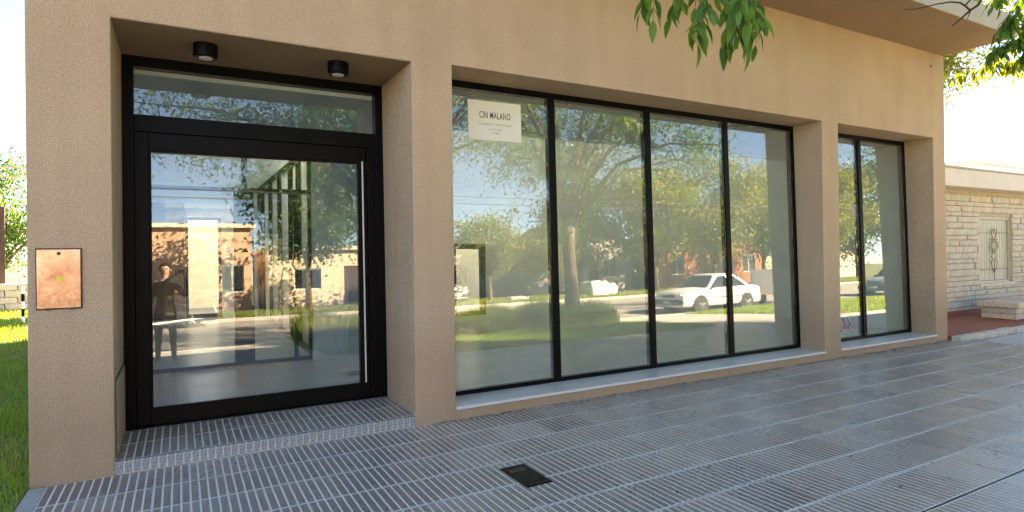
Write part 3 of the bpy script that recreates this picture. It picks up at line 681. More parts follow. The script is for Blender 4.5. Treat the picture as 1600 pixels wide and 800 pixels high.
# ------------------------------------------------------------------ foliage
def tri_mesh(name, V, Fq, var, m, smooth=False):
    """V (n,3) array, Fq (k,4) quad index array, var per face"""
    me = bpy.data.meshes.new(name); k, q = Fq.shape
    me.vertices.add(len(V)); me.vertices.foreach_set('co', V.astype(np.float32).ravel())
    me.loops.add(k * q); me.loops.foreach_set('vertex_index', Fq.astype(np.int32).ravel())
    me.polygons.add(k); me.polygons.foreach_set('loop_start', np.arange(0, k * q, q, dtype=np.int32))
    me.polygons.foreach_set('loop_total', np.full(k, q, dtype=np.int32))
    me.update(calc_edges=True)
    a = me.attributes.new('var', 'FLOAT', 'FACE'); a.data.foreach_set('value', var.astype(np.float32))
    me.materials.append(m); return me
def leaves(name, P, size, m, g, droop=0.35, aspect=0.42, varshift=None):
    """one folded leaf (two quads sharing the midrib) at each point"""
    n = len(P)
    d = g.normal(size=(n, 3)); d[:, 2] -= droop * 2; d /= np.linalg.norm(d, axis=1)[:, None]
    a = g.normal(size=(n, 3)); s = np.cross(d, a); s /= np.linalg.norm(s, axis=1)[:, None] + 1e-9
    nrm = np.cross(d, s)
    L = size * g.uniform(0.6, 1.25, n)[:, None]; W = L * aspect * 0.5
    b = P; t = P + d * L + nrm * L * -0.08; c = P + d * L * 0.45
    l = c + s * W + nrm * W * 0.35; r = c - s * W + nrm * W * 0.35
    V = np.stack([b, l, t, r], 1).reshape(-1, 3)
    i = np.arange(n)[:, None] * 4
    Fq = np.concatenate([i + np.array([[0, 1, 2]]), i + np.array([[0, 2, 3]])], 1).reshape(-1, 3)
    v = np.clip(g.normal(0.45, 0.22, n) + (varshift if varshift is not None else 0), 0, 1)
    return tri_mesh(name, V, Fq, np.repeat(v, 2), m)
def tree(label, loc, h, cr, fork, nl, lsize, lm, seed, trunk_r=0.16, spread=0.42, nlimb=7, group=None, lean=(0, 0), cz=1.0, droop=0.35, reach=None, bare=None):
    g = np.random.default_rng(seed); rr = random.Random(seed)
    T = tag(empty('street_tree', loc), label, 'tree', group)
    mb = MB(); tips = []
    f = Vector((lean[0], lean[1], fork))
    mb.tube([(0, 0, -0.15), (f.x * .25, f.y * .25 + .03, fork * .4), (f.x * .7 - .03, f.y * .7, fork * .8), tuple(f)], [trunk_r * 1.35, trunk_r, trunk_r * .9, trunk_r * .85], 10)
    cc = Vector((lean[0] * 1.6, lean[1] * 1.6, fork + (h - fork) * 0.5)); rz = (h - fork) * 0.5 * cz
    for k in range(nlimb):
        an = 2 * math.pi * (k + rr.uniform(-.25, .25)) / nlimb; el = rr.uniform(-0.25, 1.1)
        if k == nlimb - 1: el = 1.4
        e = cc + Vector((math.cos(an) * math.cos(el) * cr, math.sin(an) * math.cos(el) * cr, math.sin(el) * rz)) * rr.uniform(.62, .8)
        mid = f.lerp(e, 0.5) + Vector((rr.uniform(-.3, .3), rr.uniform(-.3, .3), 0.12 * cr))
        q1 = f.lerp(mid, .5) + Vector((0, 0, 0.05 * cr))
        mb.tube([tuple(f), tuple(q1), tuple(mid), tuple(e)], [trunk_r * .6, trunk_r * .42, trunk_r * .3, trunk_r * .1], 7)
        for s_ in range(6):
            st = (q1, mid, mid, e, e, e)[s_]
            dv = Vector((rr.gauss(0, 1), rr.gauss(0, 1), rr.gauss(0.1, .7))).normalized() * cr * rr.uniform(.25, .5)
            en = st + dv
            en.z = max(en.z, fork * 0.82)
            m2 = st.lerp(en, .5) + Vector((rr.uniform(-.1, .1), rr.uniform(-.1, .1), rr.uniform(0, .15)))
            mb.tube([tuple(st), tuple(m2), tuple(en)], [trunk_r * .16, trunk_r * .1, 0.012], 5, cap=False)
            tips += [m2, en, en, m2.lerp(en, .5)]
        tips += [e, e, mid.lerp(e, .6)]
    for r_ in (reach or []):
        e = Vector(r_) - Vector(loc); st = f.lerp(e, .35) + Vector((0, 0, .9)); m2 = f.lerp(e, .7) + Vector((0, 0, .7))
        mb.tube([tuple(f), tuple(st), tuple(m2), tuple(e)], [trunk_r * .45, trunk_r * .28, trunk_r * .15, .012], 6)
        tips += [m2.lerp(e, .8), e + Vector((0, 0, .15)), m2.lerp(e, .5) + Vector((.15, -.2, .1)), st.lerp(m2, .7), m2, m2 + Vector((.3, .4, .2)), m2.lerp(e, .4), m2.lerp(e, .6) + Vector((-.2, .1, .25))]
    for r_ in (bare or []):
        e = Vector(r_) - Vector(loc); st = f.lerp(e, .3) + Vector((0, 0, .9)); m2 = f.lerp(e, .7) + Vector((0, 0, .9))
        mb.tube([tuple(f), tuple(st), tuple(m2), tuple(m2.lerp(e, .7) + Vector((0, 0, .12))), tuple(e)], [trunk_r * .35, trunk_r * .22, .018, .010, .006], 6)
    mb.build('trunk', BARK, T, smooth=True)
    C = np.array([tuple(t) for t in tips]); idx = g.integers(0, len(C), nl)
    cv = g.normal(0, 0.16, len(C))
    P = C[idx] + g.normal(size=(nl, 3)) * np.array([spread, spread, spread * .75]) * g.uniform(.4, 1.2, (nl, 1))
    me = leaves('crown', P, lsize, lm, g, droop, varshift=cv[idx])
    put(me, 'crown', T); return T

# verge trees (in front of the shop, behind the camera; seen as reflections, with twigs hanging into view)
tree('large dark-leaved street tree on the verge before the middle of the shop window', (9.2, -7.4, -0.15), 8.6, 4.4, 2.7, 34000, 0.105, LEAF_N, 11, 0.19, 0.38, 10, 'trees on the near verge', reach=[(8.2, -3.4, 4.4), (11.5, -4.2, 4.3), (13.5, -6.0, 4.2)])
tree('street tree on the near verge before the pier between door and window', (4.5, -7.0, -0.12), 8.2, 4.0, 2.8, 28000, 0.105, LEAF_N, 12, 0.17, 0.36, 9, 'trees on the near verge', reach=[(0.2, -6.4, 3.75), (1.5, -5.6, 3.7), (-1.0, -6.3, 3.9), (0.4, -7.4, 4.9), (1.6, -7.0, 4.8), (2.4, -6.4, 4.6), (-0.8, -7.4, 5.1), (6.2, -4.4, 3.9)], bare=[tuple(CAM + cam_ray(1085, -130) * 3.3), tuple(CAM + cam_ray(985, -90) * 3.6)])
tree('street tree on the near verge beyond the parked white car', (29.0, -7.4, -0.15), 8.0, 3.6, 2.8, 8000, 0.16, LEAF_N, 14, 0.17, 0.5, 7, 'trees on the near verge')
far = [  # x, y, h, cr, fork, leaf material, seed
 (15.6, -25.0, 5.2, 2.7, 1.5, LEAF_Y, 21, 'small yellow-green tree on the far verge beside the parked van'),
 (24.0, -28.0, 7.5, 3.6, 2.0, LEAF_D, 22, 'tall dark green tree standing across the street behind the white bags'),
 (20.4, -25.6, 4.6, 1.9, 1.5, LEAF_Y, 30, 'slim young tree across the street next to the white bags'),
 (28.0, -24.6, 8.6, 3.6, 1.7, LEAF_Y, 23, 'sunlit yellow-green tree across the street left of the brick house'),
 (33.5, -24.5, 9.4, 4.0, 1.8, LEAF_Y, 24, 'sunlit yellow-green tree across the street before the brick house'),
 (39.5, -25.0, 9.0, 4.0, 1.8, LEAF_Y, 25, 'sunlit broad tree across the street right of the brick house'),
 (47.0, -24.8, 9.4, 4.4, 2.0, LEAF_Y, 28, 'bright yellow-green tree far along the opposite verge'),
 (60.0, -30.0, 12, 6.0, 2.2, LEAF_D, 29, 'distant dark tree at the far end of the street'),
 (5.6, -24.2, 8.2, 3.2, 2.2, LEAF_N, 33, 'leafy tree across the street before the cream house'),
 (10.4, -25.5, 5.4, 2.2, 2.0, LEAF_D, 31, 'small round tree across the street right of the salmon house'),
]
for x_, y_, h_, cr_, fk, lm_, sd_, lab in far:
    tree(lab, (x_, y_, -0.25), h_, cr_, fk, 7000 if h_ < 6 else 13000, 0.20 if h_ < 6 else 0.27 if h_ < 10 else 0.40, lm_, sd_, 0.15, 0.45 if h_ < 6 else 0.72 if h_ < 10 else 1.0, 8, 'trees across the street')
# background trees
tree('light green tree with hanging foliage behind the left lawn', (-5.1, 19.5, 0), 4.6, 1.9, 1.0, 9000, 0.13, LEAF_N, 41, 0.12, 0.42, 8, None, droop=0.8)
tree('yellow-green tree behind the low wall past the left lawn', (-7.6, 24.0, 0), 5.2, 2.2, 1.2, 6000, 0.16, LEAF_Y, 42, 0.12, 0.4, 7)
tree('tall sunlit tree whose crown shows above the stone house at the right edge', (21.3, 5.4, 0), 9.6, 3.5, 6.2, 14000, 0.17, LEAF_Y, 43, 0.22, 0.55, 9)

# hanging sprays of ash leaves in view: twigs of the verge trees
def leaf_shape(L=0.125, W=0.021):
    prof = [(0, 0.0), (0.12, 0.45), (0.32, 0.95), (0.52, 1.0), (0.74, 0.68), (0.9, 0.28), (1.0, 0.0)]
    V = []; Fc = []
    for t, w_ in prof:
        z = -0.10 * L * t * t * 2
        V += [(-W * w_, t * L, z + W * w_ * 0.35), (0, t * L, z), (W * w_, t * L, z + W * w_ * 0.35)]
    for k in range(len(prof) - 1):
        a = k * 3; Fc += [(a, a + 1, a + 4, a + 3), (a + 1, a + 2, a + 5, a + 4)]
    return np.array(V), np.array(Fc)
LV, LF = leaf_shape()
LEAFME = []
for k in range(5):
    lm_ = tri_mesh('leaf', LV, LF, np.full(len(LF), (0.15, 0.4, 0.6, 0.75, 0.95)[k]), LEAF_T); lm_.polygons.foreach_set('use_smooth', [True] * len(LF)); LEAFME.append(lm_)
def spray(label, twigs, seed, lsc=1.0, group='hanging leafy twigs', side=0.7, lm=None, den=2, single=False):
    """twigs: list of polylines; compound leaves hang along them"""
    g = random.Random(seed); S = tag(empty('hanging_twig', twigs[0][0]), label, 'branch', group)
    o0 = Vector(twigs[0][0]); mb = MB(); VV = []; FF = []; vr = []; nv = 0
    for tw in twigs:
        pts = [Vector(p) - o0 for p in tw]
        mb.tube(pts, [0.006 - 0.004 * i / (len(pts) - 1) for i in range(len(pts))], 5)
        for k in range(1, len(pts)):
            for rep in range(den if k > 1 else 1):
                p = pts[k].lerp(pts[k - 1], rep / den)
                dr = Vector((g.uniform(-1, 1), g.uniform(-1, 1), g.uniform(-2.2, -0.7))).normalized()
                rl = g.uniform(0.13, 0.22) * lsc
                q = p + dr * rl + Vector((0, 0, -0.02))
                mb.tube([p, p.lerp(q, .5) + Vector((0, 0, .01)), q], 0.0016, 4)
                npair = g.randint(2, 3)
                spots = [(q, dr)]
                sd_ = dr.cross(Vector((g.uniform(-1, 1), g.uniform(-1, 1), .2))).normalized()
                for j in range(npair):
                    b = p.lerp(q, 0.35 + 0.55 * j / npair)
                    for s_ in (-1, 1): spots.append((b, (dr * 0.6 + sd_ * s_ * side + Vector((0, 0, -0.75))).normalized()))
                for b, d in spots:
                    yv = d; xv = yv.cross(Vector((g.uniform(-.6, .6), g.uniform(-.6, .6), 1))).normalized(); zv = xv.cross(yv)
                    sc_ = g.uniform(0.75, 1.2) * lsc
                    M = np.array([xv, yv, zv]).T * sc_
                    if single:
                        M4 = Matrix((xv, yv, zv)).transposed().to_4x4(); lo_ = linked(LEAFME[g.randrange(5)], 'leaf', S)
                        lo_.matrix_local = Matrix.Translation(b) @ M4 @ Matrix.Scale(sc_, 4); continue
                    VV.append(LV @ M.T + np.array(b)); FF.append(LF + nv); nv += len(LV); vr += [min(1, max(0, g.gauss(.55, .22)))] * len(LF)
    mb.build('stem', BARK, S)
    if single: return S
    me = tri_mesh('leaf_spray', np.concatenate(VV), np.concatenate(FF), np.array(vr), lm or LEAF_T)
    me.polygons.foreach_set('use_smooth', [True] * len(me.polygons)); stuff(put(me, 'leaf_spray', S)); return S
def at(px, py, dist): return tuple(CAM + cam_ray(px, py) * dist)
spray('leafy ash twig hanging from the top edge before the shop window wall', [
    [at(1085, -130, 3.3), at(1095, -60, 3.25), at(1100, -20, 3.2), at(1095, 5, 3.18), at(1085, 22, 3.15)],
    [at(1105, -90, 3.3), at(1130, -30, 3.3), at(1142, 5, 3.28), at(1145, 30, 3.25)],
    [at(1120, -110, 3.4), at(1165, -50, 3.4), at(1182, -15, 3.4), at(1190, 5, 3.4)],
    [at(1140, -120, 3.3), at(1160, -60, 3.2), at(1160, -15, 3.15), at(1168, 8, 3.1)]], 5, 0.85, den=2, single=True)
spray('small leafy ash twig left of the hanging twig, at the top edge', [
    [at(985, -90, 3.6), at(1008, -40, 3.55), at(1022, -20, 3.5)], [at(1060, -90, 3.6), at(1050, -45, 3.6), at(1062, -18, 3.6)]], 6, 0.85, single=True)
spray('leafy twigs hanging over the right corner of the canopy', [
    [at(1640, -160, 8.2), at(1615, -60, 8.1), at(1590, 0, 8.0), at(1575, 25, 8.0), at(1560, 40, 8.0)],
    [at(1660, -120, 8.4), at(1640, -40, 8.3), at(1610, 20, 8.3), at(1590, 55, 8.2)],
    [at(1670, -80, 8.4), at(1640, 0, 8.3), at(1600, 40, 8.3), at(1570, 62, 8.3), at(1545, 75, 8.3)],
    [at(1580, -90, 8.0), at(1570, -40, 8.0), at(1560, -10, 7.9)],
    [at(1690, -60, 8.4), at(1640, 20, 8.3), at(1610, 60, 8.3), at(1600, 90, 8.2)]], 8, 0.8, den=8)
spray('yellow-lit leafy twigs drooping beyond the right end of the canopy', [
    [at(1660, -40, 12.5), at(1600, 40, 12.4), at(1560, 85, 12.3), at(1530, 100, 12.2), at(1500, 108, 12.2)],
    [at(1680, 10, 12.5), at(1620, 55, 12.4), at(1590, 80, 12.3), at(1575, 95, 12.3)],
    [at(1690, 0, 12.8), at(1640, 40, 12.8), at(1610, 70, 12.7), at(1590, 95, 12.6), at(1560, 80, 12.6)]], 9, 1.2, lm=LEAF_Y, den=5)
dt = tag(empty('dead_twig', at(1540, -12, 7.0)), 'bare dark twig hanging before the canopy soffit', 'branch')
o0 = Vector(dt.location); tw = MB()
def tp(l, r): tw.tube([Vector(at(a, b, 7.0)) - o0 for a, b in l], r, 5)
tp([(1540, -12), (1528, 8), (1516, 16), (1503, 28), (1487, 41)], [.012, .011, .010, .008, .004]); tp([(1516, 16), (1508, 9), (1500, 4), (1484, 3), (1466, 6), (1449, 10), (1432, 14), (1412, 15)], [.009, .008, .008, .007, .006, .005, .004, .003])
tp([(1518, 14), (1514, 23), (1511, 31)], [.006, .004, .002]); tp([(1508, 9), (1515, 1), (1525, -8)], [.008, .007, .007])
tw.build('stem', TWIG, dt)

# ------------------------------------------------------------------ grass
def grass(name, label, n, xr, yr, zf, hmin, hmax, wd, m, seed, patch=0.0, keep=None, lean=0.35):
    g = np.random.default_rng(seed)
    x = g.uniform(*xr, n); y = g.uniform(*yr, n)
    if keep is not None:
        k = keep(x, y, g); x, y = x[k], y[k]; n = len(x)
    z = zf(x, y); h = g.uniform(hmin, hmax, n)
    pt = np.sin(x * 2.1 + 1.3 * np.sin(y * 1.7)) * np.sin(y * 1.9 + 2 * np.sin(x * .8))
    h *= 1 + 0.35 * pt
    a = g.uniform(0, 2 * np.pi, n); w_ = wd * g.uniform(.6, 1.3, n)
    dx, dy = np.cos(a) * w_, np.sin(a) * w_
    lx, ly = g.normal(0, lean, n) * h, g.normal(0, lean, n) * h
    b0 = np.stack([x - dx, y - dy, z - .01], 1); b1 = np.stack([x + dx, y + dy, z - .01], 1)
    m0 = np.stack([x + dx * .8 + lx * .3, y + dy * .8 + ly * .3, z + h * .6], 1); m1 = np.stack([x - dx * .8 + lx * .3, y - dy * .8 + ly * .3, z + h * .6], 1)
    t = np.stack([x + lx, y + ly, z + h], 1)
    V = np.stack([b0, b1, m0, m1, t], 1).reshape(-1, 3); i = np.arange(n)[:, None] * 5
    Fq = np.concatenate([i + np.array([[0, 1, 2]]), i + np.array([[0, 2, 3]]), i + np.array([[3, 2, 4]])], 1).reshape(-1, 3)
    v = np.clip(g.normal(.42, .17, n) + patch * pt, 0, 1)
    dry = (np.sin(x * 1.3 + 4) * np.sin(y * 0.9 + 1) > .5); v = np.where(dry & (g.random(n) < .5), .95, v)
    o = stuff(put(tri_mesh(name, V, Fq, np.repeat(v, 3), m), name)); tag(o, label, 'grass'); return o
flat = lambda x, y: np.full_like(x, -0.03)
def vz(x, y): return np.interp(y, [-8.85, -6.0, -4.2, -3.62], [-0.21, -0.08, -0.03, -0.03])
grass('lawn_grass', 'green lawn grass beside the left corner of the shop', 75000, (-4.6, -0.92), (-1.2, 9), flat, .03, .085, .0035, GRASSM, 51, .12, lambda x, y, g: (x > -1.4 - (y + 5.1) * .26) & (g.random(len(x)) < np.clip(1.25 - y * .09, .35, 1)))
grass('lawn_grass', 'distant part of the lawn before the low wall', 22000, (-9.5, -1.5), (9, 19.5), flat, .05, .11, .010, GRASSM, 52, .12, lambda x, y, g: (x > -1.9 - (y + 5.1) * .26))
inv = lambda x, y, g: ~(((x > -1.6) & (x < 2.3)) | ((x > 10.6) & (x < 14.6)))
grass('verge_grass', 'grass of the near verge between pavement and street', 75000, (2.3, 10.6), (-8.8, -3.65), vz, .04, .11, .006, GRASSM, 53, .12)
grass('verge_grass', 'grass of the near verge beyond the driveway', 26000, (14.6, 36), (-8.8, -3.65), vz, .06, .13, .012, GRASSM, 54, .12)
grass('verge_grass', 'grass of the near verge left of the entrance path', 22000, (-8, -1.6), (-8.8, -3.65), vz, .05, .11, .009, GRASSM, 55, .12)
grass('verge_weeds', 'tall sunlit weeds along the kerb of the near verge', 40000, (2.4, 10.5), (-8.8, -7.0), vz, .2, .66, .009, WEEDM, 56, .1, None, .2)
grass('far_verge_grass', 'grass on the verge across the street', 40000, (-10, 60), (-27.4, -22.2), lambda x, y: np.full_like(x, -.21), .08, .2, .02, WEEDM, 57, .1)

# fallen leaves and grit along the wall foot
def litter(n, seed):
    g = np.random.default_rng(seed)
    n1 = int(n * .62); x = np.concatenate([g.uniform(2.0, 11, n1), g.uniform(-.8, 11, n - n1)])
    y = np.concatenate([-np.abs(g.exponential(.035, n1)) - .012, g.uniform(-3.1, -.05, n - n1)])
    keep = ~((x < 1.9) & (y > -.2)); 
    s = np.where(np.arange(n) < n1, g.uniform(.006, .022, n), g.uniform(.004, .018, n))
    a = g.uniform(0, 6.28, n); c, d = np.cos(a) * s, np.sin(a) * s; z = .003
    V = np.stack([np.stack([x - c, y - d, np.full(n, z)], 1), np.stack([x + d * .35, y - c * .35, np.full(n, z + .004)], 1), np.stack([x + c, y + d, np.full(n, z + .002) + s * .2], 1), np.stack([x - d * .35, y + c * .35, np.full(n, z + .006)], 1)], 1)[keep].reshape(-1, 3)
    k = int(keep.sum()); Fq = np.arange(k * 4).reshape(-1, 4)
    o = stuff(put(tri_mesh('leaf_litter', V, Fq, g.uniform(0, 1, k), LITTERM), 'leaf_litter')); tag(o, 'dry leaf bits and grit along the wall foot and pavement', 'leaf litter')
litter(1500, 61)

# ------------------------------------------------------------------ left background
lw = tag(empty('low_stone_wall', (-6.0, 17.6, -0.03)), 'low grey stone wall at the far end of the left lawn', 'wall')
for r_ in range(4):
    for k in range(10): MB().box(-3.5 + k * .62 + (r_ % 2) * .3 + .01, 0, r_ * .2 + .005, -3.5 + (k + 1) * .62 + (r_ % 2) * .3 - .01, .3, r_ * .2 + .195).build('stone', (STONE2, CONC)[(k + r_) % 2], lw, bevel=.02, seg=1)
fb = tag(empty('board_fence', (-6.85, 18.3, -0.03)), 'dark brown board screen standing behind the low stone wall', 'fence')
for k in range(14): MB().box(-2.0 + k * .3 + .008, 0, 0, -2.0 + (k + 1) * .3 - .008, .05, 3.1 + .03 * (k % 3)).build('board', WOODB, fb)
bp_ = tag(empty('marker_post', (-3.28, 13.0, -0.03)), 'thin black and white post at the left lawn edge', 'post')
for k in range(5): MB().tube([(0, 0, k * .18 + .001), (0, 0, (k + 1) * .18)], .035, 10).build('band', (WHITEP, BLACK)[k % 2], bp_)
for zz, yy, lab in ((4.05, 16.0, 'upper tan overhead cable in the sky at the left edge'), (3.78, 16.0, 'lower tan overhead cable in the sky at the left edge')):
    tag(MB().tube([(-14 + k * 2, yy, zz + .004 * (k - 5) ** 2) for k in range(11)], .028, 6).build('overhead_cable', CABLEY), lab, 'cable', 'overhead cables')
tag(MB().tube([(18 + k * 4, 8.0, 6.3 + .05 * (k - 3) ** 2 + .1 * k) for k in range(9)], .012, 5).build('overhead_cable', CABLE), 'thin dark cable crossing the pale sky above the stone house', 'cable', 'overhead cables')
for zz in (4.9, 5.25):
    tag(MB().tube([(-30 + k * 6, -21.0, zz + .006 * (k - 7) ** 2) for k in range(15)], .02, 5).build('overhead_cable', CABLE), 'street cable mirrored in the door glass, %s of the pair' % ('lower' if zz < 5 else 'upper'), 'cable', 'overhead cables')
# pale block far behind the stone house
pb = tag(empty('pale_building', (74, 26, -0.1)), 'pale flat-roofed building above the roof of the stone house', 'building')
MB().box(0, 0, 0, 22, 10, 10.2).build('wall', WHITEP, pb); MB().box(-.3, -.3, 10.2, 22.3, 10.3, 10.7).build('roof', CREAM, pb)

# ------------------------------------------------------------------ houses across the street (mirrored in the glass); fronts face +Y
def house(name, label, x0, x1, yf, dep, h, wm, wins, doors, roof='flat', rm=ROOFM):
    H = tag(empty(name, ((x0 + x1) / 2, yf, -0.21)), label, 'house', 'houses across the street'); c = (x0 + x1) / 2
    ops = wins + doors
    xs_ = sorted(set([x0 - c, x1 - c] + [v - c for o_ in ops for v in (o_[0], o_[1])])); zs_ = sorted(set([0, h] + [v for o_ in ops for v in (o_[2], o_[3])]))
    hole = lambda x, z: any(o_[0] - c < x < o_[1] - c and o_[2] < z < o_[3] for o_ in ops)
    put(weld(wall_grid(xs_, zs_, hole, -0.25, 0.0).mesh('wall', wm)), 'wall', H)
    MB().box(x0 - c + .01, -dep, 0, x1 - c - .01, -0.26, h - .01).build('rear_volume', wm, H)
    for a, b, z0, z1 in wins:
        W_ = empty('window', ((a + b) / 2 - c, -0.12, z0), 0, H); hw = (b - a) / 2 - .001; hh = z1 - z0
        for q in ((-hw, 0, 0, -hw + .07, .06, hh), (hw - .07, 0, 0, hw, .06, hh), (-hw + .071, 0, hh - .07, hw - .071, .06, hh - .001), (-hw + .071, 0, .001, hw - .071, .06, .07), (-.03, 0, .071, .03, .05, hh - .071)):
            MB().box(*q).build('frame', WFRAME, W_)
        MB().box(-hw + .071, .01, .071, hw - .071, .02, hh - .071).build('pane', DARKGLASS, W_)
    for a, b, z0, z1 in doors: MB().box(a - c + .002, -.14, z0, b - c - .002, -.08, z1 - .002).build('door', WOODB, H)
    if roof == 'flat': MB().box(x0 - c - .25, -dep - .1, h, x1 - c + .25, .3, h + .22).build('roof', rm, H)
    else:
        r = MB(); hx = (x1 - x0) / 2 + .3; pk = h + (x1 - x0) * .28; hz = h
        r.quad([(-hx, .35, hz), (0, .35, pk), (0, -dep, pk), (-hx, -dep, hz)]); r.quad([(0, .35, pk), (hx, .35, hz), (hx, -dep, hz), (0, -dep, pk)])
        r.quad([(-hx, .35, hz - .15), (-hx, -dep, hz - .15), (0, -dep, pk - .15), (0, .35, pk - .15)]); r.quad([(0, .35, pk - .15), (0, -dep, pk - .15), (hx, -dep, hz - .15), (hx, .35, hz - .15)])
        r.quad([(-hx, .35, hz - .15), (0, .35, pk - .15), (0, .35, pk), (-hx, .35, hz)]); r.quad([(0, .35, pk - .15), (hx, .35, hz - .15), (hx, .35, hz), (0, .35, pk)])
        r.build('roof', rm, H)
        gq = MB(); gx = hx - .3; gq.quad([(-gx, -.02, h), (gx, -.02, h), (0, -.02, pk - .3)]); gq.quad([(gx, -.2, h), (-gx, -.2, h), (0, -.2, pk - .3)]); gq.build('gable', wm, H)
    return H
house('salmon_house', 'flat-roofed salmon house straight across the street', -9, 3.6, -30.5, 9, 4.7, ORANGEW, [(-6.5, -4.8, 1.0, 2.6), (2.0, 3.2, 1.0, 2.6)], [(-3.4, -2.4, .1, 2.5)], 'flat', CREAM)
house('cream_house', 'cream flat-roofed house right of the salmon one', 4.6, 13.4, -31, 9, 3.4, CREAMW, [(6, 7.6, 1, 2.3)], [(9.0, 10, .1, 2.4)], 'flat', CREAM)
house('grey_house', 'low grey walled house behind the small far tree', 14.6, 24.0, -31.5, 8, 3.3, GREYW, [(18.6, 20, .9, 2.2)], [(16.2, 17.2, .1, 2.3)], 'flat')
house('gabled_house', 'dim gabled house between the far trees', 25.0, 33.0, -33, 9, 3.6, GREYW, [(26.4, 28, 1, 2.4), (30, 31.4, 1, 2.4)], [(28.6, 29.6, .1, 2.4)], 'gable')
house('brick_house', 'red brick house with white windows behind the parked white car', 34.0, 48.0, -31.5, 9, 4.0, BRICKW, [(36, 37.6, 1, 2.6), (42, 43.6, 1, 2.6), (45, 46.6, 1, 2.6)], [(39, 40.2, .1, 2.5)], 'flat')
house('far_pale_house', 'pale house far down the opposite side', 50.0, 66.0, -33, 9, 3.8, CREAMW, [(53, 55, 1, 2.6), (60, 62, 1, 2.6)], [(57, 58, .1, 2.5)], 'flat')
house('far_left_house', 'grey house left of the salmon one', -24, -10.5, -31, 9, 4.0, GREYW, [(-20, -18, 1, 2.5)], [(-15, -14, .1, 2.4)], 'flat')

# white rubble bags and debris on the far verge
for (x_, y_, s_, lab) in ((22.2, -23.8, 1.0, 'big white woven rubble bag on the far verge'), (23.3, -24.1, .8, 'smaller white woven rubble bag right of the big one'), (16.9, -24.0, .5, 'flat white sack lying on the far verge')):
    bmm = bmesh.new(); bmesh.ops.create_cube(bmm, size=1.0); bmesh.ops.subdivide_edges(bmm, edges=bmm.edges, cuts=5, use_grid_fill=True)
    rg = random.Random(int(x_ * 10)); fl = .35 if s_ == .5 else 1
    for v in bmm.verts:
        q = v.co.copy(); rr_ = Vector((q.x, q.y)).length; 
        v.co.x *= (1.05 + .15 * math.cos(q.z * 3)) * s_ * (1.9 if fl < 1 else 1.1); v.co.y *= (1.05 + .15 * math.cos(q.z * 3)) * s_
        v.co.z = (q.z + .5) * s_ * .85 * fl + (rg.uniform(-.08, .12) if q.z > .3 else 0); v.co.x += rg.uniform(-.04, .04); v.co.y += rg.uniform(-.04, .04)
    me = bpy.data.meshes.new('rubble_bag'); bmm.to_mesh(me); bmm.free(); me.materials.append(BAGM); me.polygons.foreach_set('use_smooth', [True] * len(me.polygons))
    tag(put(me, 'rubble_bag', None, loc=(x_, y_, -.2)), lab, 'bag', 'white bags on the far verge')

